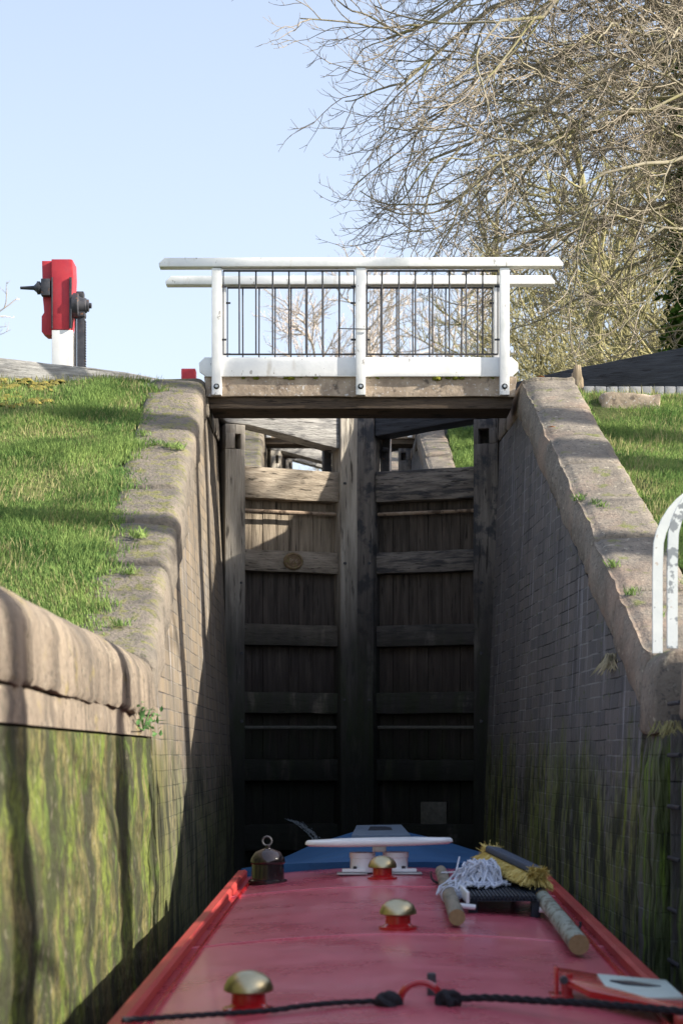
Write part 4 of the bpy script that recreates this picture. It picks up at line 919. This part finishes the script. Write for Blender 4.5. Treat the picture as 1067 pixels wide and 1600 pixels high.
for s in (-1, 1):                   # handrail: outer slope, top, inner gutter
    prof = [(0.0, -0.13), (0.0, 0.012), (-0.012, 0.030), (-0.050, 0.036), (-0.062, 0.026), (-0.062, -0.022), (-0.085, -0.026), (-0.085, -0.13)]
    mb = MB(); rows = []
    for j in range(31):
        y = (4.95 if s > 0 else YB) + (YE - (4.95 if s > 0 else YB)) * j / 30; rows.append([mb.bm.verts.new((ecx(y) + s * (HW + a), y, ez(y) + b)) for a, b in prof])
    for a, b in zip(rows, rows[1:]):
        for k in range(len(prof)): mb.bm.faces.new([a[k], a[(k + 1) % len(prof)], b[(k + 1) % len(prof)], b[k]])
    mb.bm.faces.new(rows[0]); mb.bm.faces.new(rows[-1]); mb.build('handrail', M['rail_red'], boat, smooth=0.5)
    # inner groove strip
    mb = MB(); pts = [(ecx(y) + s * (HW - 0.105), y, roof_z(ecx(y) + s * (HW - .105), y) + 0.004) for y in np.linspace(YB, YE - .02, 30)]; mb.tube(pts, 0.010, 6); mb.build('gutter_bead', M['deep_red'], boat)
# knuckle at the end of the right handrail
yk = 4.98; MB().box((ecx(yk) + HW - 0.045, yk - .04, ez(yk) + 0.028), (0.11, 0.10, 0.055), bev=0.022, seg=3).build('rail_knuckle', M['rail_red'], boat)
# hull and cabin sides
mb = MB(); st = [(-2.0, 1.04), (10, 1.04), (11.2, 1.02), (12.4, .85), (13.3, .50), (13.95, .10)]
rows = []
for (y, hw) in st:
    y = y; cx = ecx(y); k = hw / 1.04; cabin = y < 9.65
    rows.append([mb.bm.verts.new(p) for p in ((cx - hw, y, -1.30 + (0.12 if y > 12 else 0)), (cx - hw * .98, y, -2.2), (cx + hw * .98, y, -2.2), (cx + hw, y, -1.30 + (0.12 if y > 12 else 0)))])
for a, b in zip(rows, rows[1:]):
    for k in range(4): mb.bm.faces.new([a[k], a[(k + 1) % 4], b[(k + 1) % 4], b[k]])
mb.bm.faces.new(rows[0]); mb.bm.faces.new(rows[-1]); mb.build('hull', M['navy'], boat)
mb = MB(); mb.hexa([Vector((ecx(y) + s * hw, y, z)) for z, h2 in ((-1.3, .96), (0, .80)) for (s, y) in ((-1, YB), (1, YB), (1, YE - .03), (-1, YE - .03)) for hw in (h2,) for z in ((z if z < 0 else ez(y) - .03),)], 0.01)
mb.build('cabin', M['deep_red'], boat)
# blue cratch canvas from the cabin end to the triangular board in the bow
yc0, yc1 = YE - 0.02, 11.7
def cr(f, top):      # half section points left to right
    pass
L0 = [(-0.90, -0.02), (-0.84, 0.042), (-0.55, 0.070), (-0.2, 0.084), (0.2, 0.084), (0.55, 0.062), (0.84, 0.035), (0.90, -0.02)]
mb = MB(); rows = []; nrow = 14
for j in range(nrow + 1):
    f = j / nrow; y = yc0 + (yc1 - yc0) * f; cx = ecx(y); row = []
    zr = ez(yc0)
    end = [(-0.98, -0.22), (-0.80, -0.05), (-0.56, 0.055), (-0.24, 0.160), (0.10, 0.163), (0.36, 0.10), (0.62, 0.02), (0.95, -0.18)]
    for k in range(8):
        a = L0[k]; b = end[k]; sag = -0.045 * math.sin(math.pi * f) * (1.0 if k in (2, 5) else 0.4)
        row.append((cx + a[0] * (1 - f) + b[0] * f, y, zr + a[1] * (1 - f) + b[1] * f + sag))
    dense = []
    for k in range(7):
        for q in range(4): t_ = q / 4; dense.append(Vector(row[k]).lerp(Vector(row[k + 1]), t_))
    dense.append(Vector(row[7]))
    bot = [Vector((dense[-1].x, y, -1.2)), Vector((dense[0].x, y, -1.2))]
    rows.append([mb.bm.verts.new(p + Vector((0, 0, 0.012 * noise.noise(p * 4)))) for p in dense] + [mb.bm.verts.new(p) for p in bot])
n = len(rows[0])
for a, b in zip(rows, rows[1:]):
    for k in range(n): mb.bm.faces.new([a[k], a[(k + 1) % n], b[(k + 1) % n], b[k]])
mb.bm.faces.new(rows[0]); mb.bm.faces.new(rows[-1]); cv = mb.build('cratch_cover', M['canvas'], boat, smooth=1.2)
# pale window panel on the peak of the cover
a = [P(546, 1309, 11.0), P(690, 1309, 11.0), P(640, 1290, 11.72), P(556, 1290, 11.72)]
a = [P(549, 1308, 11.05), P(641, 1307, 11.05), P(627, 1291, 11.72), P(557, 1292, 11.72)]
zoff = Vector((0, 0, 0.012))
MB().hexa([v - zoff * 2 for v in a] + [v + zoff for v in a], 0.004).build('cover_window', M['canvas_pale'], cv)
a2 = [P(575, 1301.5, 11.35), P(613, 1301.5, 11.35), P(610, 1296, 11.6), P(578, 1296, 11.6)]
MB().hexa([v + zoff * 1.1 for v in a2] + [v + zoff * 1.7 for v in a2], 0).build('window_slot', M['rack'], cv)

# mushroom vents
def vent(x, y):
    z = roof_z(x, y); c = (x, y, z)
    v = MB().lathe(c, [(0.078, -.01), (0.078, .010), (0.060, .014), (0.052, .022), (0.050, .066), (0, .066)], 28).build('mushroom_vent', M['deep_red'], boat)
    MB().lathe((x, y, z + 0.062), [(0.0, -.004), (0.068, -.004), (0.075, .0), (0.074, .012), (0.064, .034), (0.044, .050), (0.02, .058), (0, .060)], 32).build('vent_cap', M['brass'], v)
vent(-0.278, 5.12); vent(0.228, 6.90); vent(0.214, 8.95)
# black domed chimney cover with a lifting ring
x, y = -0.392, 9.1; z = roof_z(x, y)
ch = MB().lathe((x, y, z), [(0.100, -.01), (0.104, 0.004), (0.104, .014), (0.088, .02), (0.086, .10), (0.092, .105), (0.094, .115), (0.088, .135), (0.066, .165), (0.03, .18), (0.012, .185), (0.012, .20), (0, .20)], 32).build('chimney_cap', M['black_gloss'], boat)
MB().torus((x - .005, y, z + .222), 0.024, 0.0055, Quaternion((1, 0, 0), math.pi / 2)).build('lifting_ring', M['iron'], ch)
# red roof ring and the little black stud
xr = P(657, 1555, 5.15).x; yr = 5.15; zr = roof_z(xr, yr)
MB().torus((xr, yr, zr), 0.063, 0.011, Quaternion((1, 0, 0), math.pi / 2), a0=0, a1=math.pi).build('roof_ring', M['deep_red'], boat)
MB().box((P(674, 1532, 5.3).x, 5.3, zr + 0.035), (0.028, 0.03, 0.075), bev=0.006).build('stud', M['iron'], boat)
# handrail cleat left
MB().box(P(191, 1588, 5.35) + Vector((0, 0, -.03)), (0.03, 0.04, 0.07), rot=Matrix.Rotation(R(15), 3, 'Y'), bev=0.006).build('cleat', M['steel'], boat)

# white flat antenna near the bow
Ya = 9.25; cx_ = (592 - 533.5) * Ya / F; za = -0.475
ant = thing('roof_antenna', 'flat white antenna with long rounded panel on twin white drums', 'antenna', (cx_, Ya, roof_z(cx_, Ya)))
mb = MB(); n = 48; prof = [(1.0, 0), (0.995, .012), (0.97, .020), (0.6, .026), (0, .027)]
top = []; 
rings = []
for (k, zz) in [(0.0, -.017), (0.6, -.016), (0.955, -.010)] + [(a_, b_) for a_, b_ in prof[:4]] + [(0.0, .027)]:
    if k == 0: rings.append([mb.bm.verts.new((cx_, Ya, za + zz))]); continue
    rr_ = []
    for j in range(n):
        a_ = 2 * math.pi * j / n; ca, sa = math.cos(a_), math.sin(a_)
        ex = math.copysign(abs(ca) ** 0.55, ca) * 0.40 * k; ey = math.copysign(abs(sa) ** 0.8, sa) * 0.125 * k
        rr_.append(mb.bm.verts.new((cx_ + ex, Ya + ey, za + zz + ex * 0.02)))
    rings.append(rr_)
for a_, b_ in zip(rings, rings[1:]):
    for j in range(n):
        u_ = []
        for x_ in (a_[j % len(a_)], a_[(j + 1) % len(a_)], b_[(j + 1) % len(b_)], b_[j % len(b_)]):
            if x_ not in u_: u_.append(x_)
        mb.bm.faces.new(u_)
mb.build('panel', M['plastic_white'], ant, smooth=1.0)
for px in (566, 618):
    X_ = (px - 533.5) * Ya / F; zb = roof_z(X_, Ya)
    MB().lathe((X_, Ya, zb), [(0.066, .01), (0.066, .085), (0.070, .088), (0.070, .115), (0, .116)], 28).build('drum', M['plastic_white'], ant)
    MB().box((X_ + (-.045 if px < 590 else .045), Ya - .06, zb + .022), (0.13, .07, .018), bev=0.006).build('foot', M['plastic_white'], ant)
    MB().box((X_ + (-.055 if px < 590 else .055), Ya - .06, zb + .006), (0.165, .11, .010), bev=0.003).build('foot_plate', M['steel'], ant)
    MB().lathe((X_ + (-.04 if px < 590 else .04), Ya - .075, zb + .03), [(0.010, 0), (0.010, .014), (0, .016)], 8).build('foot_bolt', M['iron'], ant)
MB().box((cx_, Ya - .07, za - .028), (0.075, .02, .035), bev=0.003).build('hinge', M['steel'], ant)

# ribbed pole rack
rk = thing('pole_rack', 'black ribbed rack holding the mop and poles on the cabin roof', 'rack', (0.68, 7.9, -0.72))
x0, x1, y0, y1 = 0.565, 0.86, 7.5, 8.35
zt = lambda y: roof_z(.7, y) + 0.085
mb = MB()
nr = 18
for k in range(nr):
    xx = x0 + .01 + (x1 - x0 - .02) * k / (nr - 1); mb.hexa([Vector((xx + a, y, zt(y) + b)) for b in (-.022, 0.0) for (a, y) in ((-.005, y0), (.005, y0), (.005, y1), (-.005, y1))], .0015)
mb.hexa([Vector((a, y, zt(y) + b)) for b in (-.024, -.012) for (a, y) in ((x0, y0), (x1, y0), (x1, y1), (x0, y1))]); mb.build('ribbed_tray', M['rack'], rk)
for (a, b) in ((x0, y0 + .02), (x1 - .02, y0 + .02), (x0, y1 - .04), (x1 - .02, y1 - .04)):
    MB().hexa([Vector((a + u, b + v, z)) for z, pad in ((roof_z(a, b) - .002, 0), (zt(b) - .026, 1)) for (u, v) in ((-.005, 0), (.035, 0), (.035, .04), (-.005, .04))], .004).build('leg', M['rack'], rk)
MB().box((x0 - .012, y0 + .2, zt(y0 + .2) - .012), (.014, .45, .05), bev=.003).build('side_plate', M['plastic_white'], rk)
for (xa, yy, rr_) in ((.50, 8.72, .045), (.97, 7.15, .03)):
    zb = roof_z(xa, yy); pts = [(xa - rr_ * math.cos(a), yy, zb + rr_ * 1.1 - rr_ * math.sin(a)) for a in np.linspace(-.3, math.pi + .3, 14)]
    MB().tube(pts, 0.006, 6).build('hook', M['iron'], rk)
# poles
def pole(name, label, a, b, r0, r1, mat, parent=None, cat='pole'):
    a, b = Vector(a), Vector(b); pts = [a.lerp(b, k / 10) for k in range(11)]
    mb = MB(); mb.tube(pts, [r0 + (r1 - r0) * k / 10 for k in range(11)], 16); mb.rough(.0007, 9)
    for f in mb.bm.faces:
        if len(f.verts) > 4: f.material_index = 1
    o = mb.build(name, [mat, M['pole_end']], parent)
    if parent is None: tag(o, label, cat)
    return o
mop = thing('mop', 'mop with white cotton strands and round wooden pole left of the black rack', 'mop', (0.55, 7.8, -0.66))
pole('pole', None, (0.470, 6.95, roof_z(.47, 6.95) + .045), (0.520, 8.95, roof_z(.52, 8.95) + .045), .034, .030, M['pole'], mop)
rgm = random.Random(4); mb = MB()
cc = Vector((0.655, 8.0, zt(8.05) + 0.05))
for k in range(230):
    a = rgm.uniform(0, 2 * math.pi); L_ = rgm.uniform(.07, .19); hgt = rgm.uniform(.02, .075)
    s0 = cc + Vector((math.cos(a) * .015, math.sin(a) * .03, rgm.uniform(-.01, .01)))
    dx_, dy_ = math.cos(a) * L_ * (1.0 if math.cos(a) < 0 else .62), math.sin(a) * L_ * 1.2
    pts = []
    for j in range(8):
        f = j / 7; zz = cc.z + hgt * math.sin(min(1, f * 1.7) * math.pi) * .9 - .095 * f ** 1.6
        p_ = Vector((s0.x + dx_ * f + .026 * math.sin(f * 7 + k * 1.7), s0.y + dy_ * f + .04 * math.cos(f * 6 + k * 2.3), zz + .014 * math.sin(f * 8 + k)))
        fl = (zt(p_.y) + .006) if x0 - .01 < p_.x < x1 and y0 < p_.y < y1 else roof_z(p_.x, p_.y) + .006
        p_.z = max(p_.z, fl + rgm.uniform(0, .02)); pts.append(p_)
    mb.tube(pts, 0.0058, 5)
mb.build('mop_strands', M['string'], mop)
mb = MB(); mb.torus((0.495, 7.78, roof_z(.49, 7.78) + .045), .040, .004, Quaternion((1, 0, 0), math.pi / 2))
mb.tube([(0.50, 8.5, roof_z(.5, 8.5) + .08), (0.56, 8.35, roof_z(.56, 8.35) + .10), (.60, 8.7, -.52)], .005, 6); mb.build('tie_string', M['string'], mop)
for xa in (x0 - .03, x1 + .07):
    o = None
mb = MB(); mb.tube([(x0 - .07, y0 - .03, roof_z(.5, y0) + .035), (x0 + .02, y0 - .02, roof_z(.6, y0) + .03)], .012, 8); mb.build('tie_cleat', M['plastic_white'], rk); mb = MB(); mb.tube([(x1 + .005, y0 - .02, roof_z(.86, y0) + .04), (x1 + .085, y0 - .03, roof_z(.93, y0) + .038)], .012, 8); mb.build('tie_cleat', M['plastic_white'], rk)
brm = thing('broom', 'broom with yellow bristles round a dark block on a peeling pale pole', 'broom', (0.9, 7.9, -0.6))
pole('pole', None, (0.880, 6.33, roof_z(.88, 6.33) + .05), (0.915, 8.05, roof_z(.90, 8.05) + .075), .039, .033, M['pole_pale'], brm)
A = P(768, 1331, 8.35); B_ = P(837, 1364, 7.75); ax = (B_ - A); Lh = ax.length; ax.normalize(); up = Vector((0.25, -0.35, 1)); up = (up - ax * up.dot(ax)).normalized(); sd = ax.cross(up)
Rm = Matrix((ax, sd, up)).transposed()
MB().box((A + B_) / 2 + up * .012, (Lh, 0.075, 0.035), rot=Rm, bev=.012, seg=3).build('block', M['brush_block'], brm)
pole('socket', None, (0.905, 7.72, roof_z(.9, 7.72) + .075), (A + B_) / 2 - up * .01 + ax * .03, .036, .03, M['rack'], brm)
rb = np.random.default_rng(6); n = 15000
u = rb.uniform(-.5, .5, n); v = rb.uniform(-1, 1, n); edge = np.abs(v) ** .5 * np.sign(v)
V = []; T = []
for k in range(n):
    # bristles spread down and outward on every side of the block
    ph = rb.uniform(0, 1)
    b0 = (A + B_) / 2 + ax * float(u[k] * Lh * 1.0) + sd * float(edge[k] * .036) - up * .008
    spread_x = (float(u[k]) * 2) ** 5 * .06
    d = sd * float(edge[k]) * .040 - up * float(rb.uniform(.035, .052)) + ax * spread_x + Vector(rb.normal(0, .006, 3))
    if rb.random() < .10: # turned up ends
        e_ = -1 if u[k] < 0 else 1; b0 = (A + B_) / 2 + ax * (e_ * Lh * .5) + sd * float(edge[k] * .036) + up * float(rb.uniform(-.01, .02)); d = ax * e_ * float(rb.uniform(.02, .038)) + Vector(rb.normal(0, .012, 3))
    w_ = Vector(rb.normal(0, 1, 3)); w_ = (w_ - d.normalized() * w_.dot(d.normalized())).normalized() * .0011
    i = len(V); V += [b0 - w_, b0 + w_, b0 + d + w_, b0 + d - w_]; T.append((i, i + 1, i + 2, i + 3))
np_mesh('bristles', V, T, M['bristle'], brm)

# red bracket with a cream topped folding arm
fa = thing('folding_arm', 'red metal bracket holding a red arm with pale slotted top', 'bracket arm', (0.75, 5.3, -0.75))
y_ = 5.35
def Q(px, py, Y, dz=0.0): p = P(px, py, Y); return Vector((p.x, p.y, p.z + dz))
pA, pB = Q(866, 1512, 5.45), Q(930, 1516, 5.45)
zr_ = roof_z(.70, 5.4)
mb = MB(); mb.box((Q(868, 1535, 5.4).x, 5.4, zr_ + .045), (0.012, .05, .10), bev=.003); mb.box((Q(884, 1535, 5.38).x, 5.36, zr_ + .035), (0.035, .012, .085), bev=.003)
mb.box((Q(876, 1550, 5.4).x, 5.4, zr_ + .004), (.07, .10, .010), bev=.003); mb.build('bracket', M['deep_red'], fa)
arm = [(Q(868, 1510, 5.5)), (Q(930, 1521, 5.5)), (Q(1066, 1551, 5.22)), (Q(1080, 1580, 4.95)), (Q(920, 1548, 5.22)), (Q(880, 1528, 5.35))]
mb = MB(); mb.prism(arm, (0, 0, -.022), .004); mb.build('arm', M['deep_red'], fa, smooth=.5)
ct = [Q(932, 1525, 5.46, .008), Q(1040, 1535, 5.40, .008), Q(1068, 1561, 5.10, .008), Q(1010, 1563, 5.12, .008), Q(945, 1545, 5.26, .008)]
mb = MB(); mb.prism(ct, (0, 0, -.012), .003); mb.build('pale_top', M['plastic_grey'], fa, smooth=.5)
sl = [Q(952, 1539.5, 5.34, .0175), Q(985, 1541, 5.33, .0175), Q(1032, 1549, 5.27, .0175), Q(1010, 1549.5, 5.26, .0175), Q(975, 1545, 5.29, .0175)]
mb = MB(); mb.prism(sl, (0, 0, -.008)); mb.build('slot', M['navy'], fa)
MB().lathe(Q(880, 1531, 5.34) + Vector((0, -.0, 0)), [(0, .02), (.012, .02), (.014, 0), (0, 0)], 10, Quaternion((1, 0, 0), math.pi / 2)).build('pivot_bolt', M['iron'], fa)

# twisted black ropes, each tied to the roof ring
def rope(name, label, pts, r, twist=60):
    pts = [Vector(p) for p in pts]; den = []
    for i in range(len(pts) - 1):
        p0 = pts[max(i - 1, 0)]; p1 = pts[i]; p2 = pts[i + 1]; p3 = pts[min(i + 2, len(pts) - 1)]
        for q in range(24):
            t_ = q / 24; den.append(0.5 * ((2 * p1) + (p2 - p0) * t_ + (2 * p0 - 5 * p1 + 4 * p2 - p3) * t_ ** 2 + (3 * p1 - p0 - 3 * p2 + p3) * t_ ** 3))
    den.append(pts[-1]); mb = MB(); s = 0; off = [[], [], []]
    # resample finely
    fine = []; 
    for a, b in zip(den, den[1:]):
        k = max(1, int((b - a).length / .006))
        for j in range(k): fine.append(a.lerp(b, j / k))
    fine.append(den[-1])
    for i, p in enumerate(fine):
        t_ = (fine[min(i + 1, len(fine) - 1)] - fine[max(i - 1, 0)]).normalized(); u_ = t_.cross(Vector((0, 0, 1))).normalized(); v_ = t_.cross(u_)
        for k in range(3):
            a = s * twist + k * 2.094; off[k].append(p + (u_ * math.cos(a) + v_ * math.sin(a)) * r * .55)
        if i + 1 < len(fine): s += (fine[i + 1] - p).length
    for k in range(3): mb.tube(off[k], r * .55, 6)
    o = mb.build(name, M['rope'], None, smooth=1.2); tag(o, label, 'rope'); recentre(o, pts[0]); return o
def knot(name, c, s, parent, seed):
    rg_ = random.Random(seed); mb = MB()
    for k in range(5):
        q = Quaternion((rg_.uniform(-1, 1), rg_.uniform(-1, 1), rg_.uniform(-1, 1)), rg_.uniform(0, 3)); mb.torus(Vector(c) + Vector((rg_.uniform(-.3, .3), rg_.uniform(-.3, .3), rg_.uniform(-.15, .15))) * s, s * .62, s * .34, q, 18, 8)
    mb.rough(.004, 60, seed)
    return mb.build(name, M['rope'], parent)
k1 = P(606, 1564, 5.12); k2 = P(700, 1562, 5.12)
r1 = rope('rope', 'thin black rope from the red ring to the left side of the roof', [P(192, 1594, 4.7), P(300, 1587, 4.85), P(420, 1579, 5.0), P(480, 1571, 5.05), P(540, 1566, 5.1), k1], .0085)
r2 = rope('rope', 'black twisted rope from the red ring towards the right edge of the roof', [k2, P(760, 1559, 5.1), P(850, 1564, 5.0), P(950, 1570, 4.9), P(1080, 1582, 4.75), P(1180, 1600, 4.6)], .0115)
knot('knot', k1, .040, r1, 1); knot('knot', k2, .036, r2, 2)

# ------------------------------------------------------------------ leaking water
wj = bpy.data.materials.new('water spray'); wj.use_nodes = True; pb = wj.node_tree.nodes['Principled BSDF']
pb.inputs['Base Color'].default_value = (0.55, 0.62, 0.7, 1); pb.inputs['Roughness'].default_value = 0.15; pb.inputs['Transmission Weight'].default_value = 0.35
mb = MB(); rgw = random.Random(2)
for k in range(420):
    f = rgw.random() ** .8; lane = rgw.gauss(0, 1)
    p = P(450 + 55 * f + lane * 2.5, 1281 + 6 * f + 34 * f * f + lane * (1 + 7 * f) * .8 + (12 * f if k % 3 == 0 else 0), 15.0 - .5 * f); r = rgw.uniform(.0015, .0042)
    mb.tube([p, p + Vector((.012 * rgw.random(), 0, -.006 - .02 * f * rgw.random()))], [r, r * .5], 4)
o = mb.build('water_spray', wj, None); tag(o, 'thin white water jet spraying from the foot of the left gate leaf', 'water spray', kind='stuff'); recentre(o, P(480, 1320, 15))
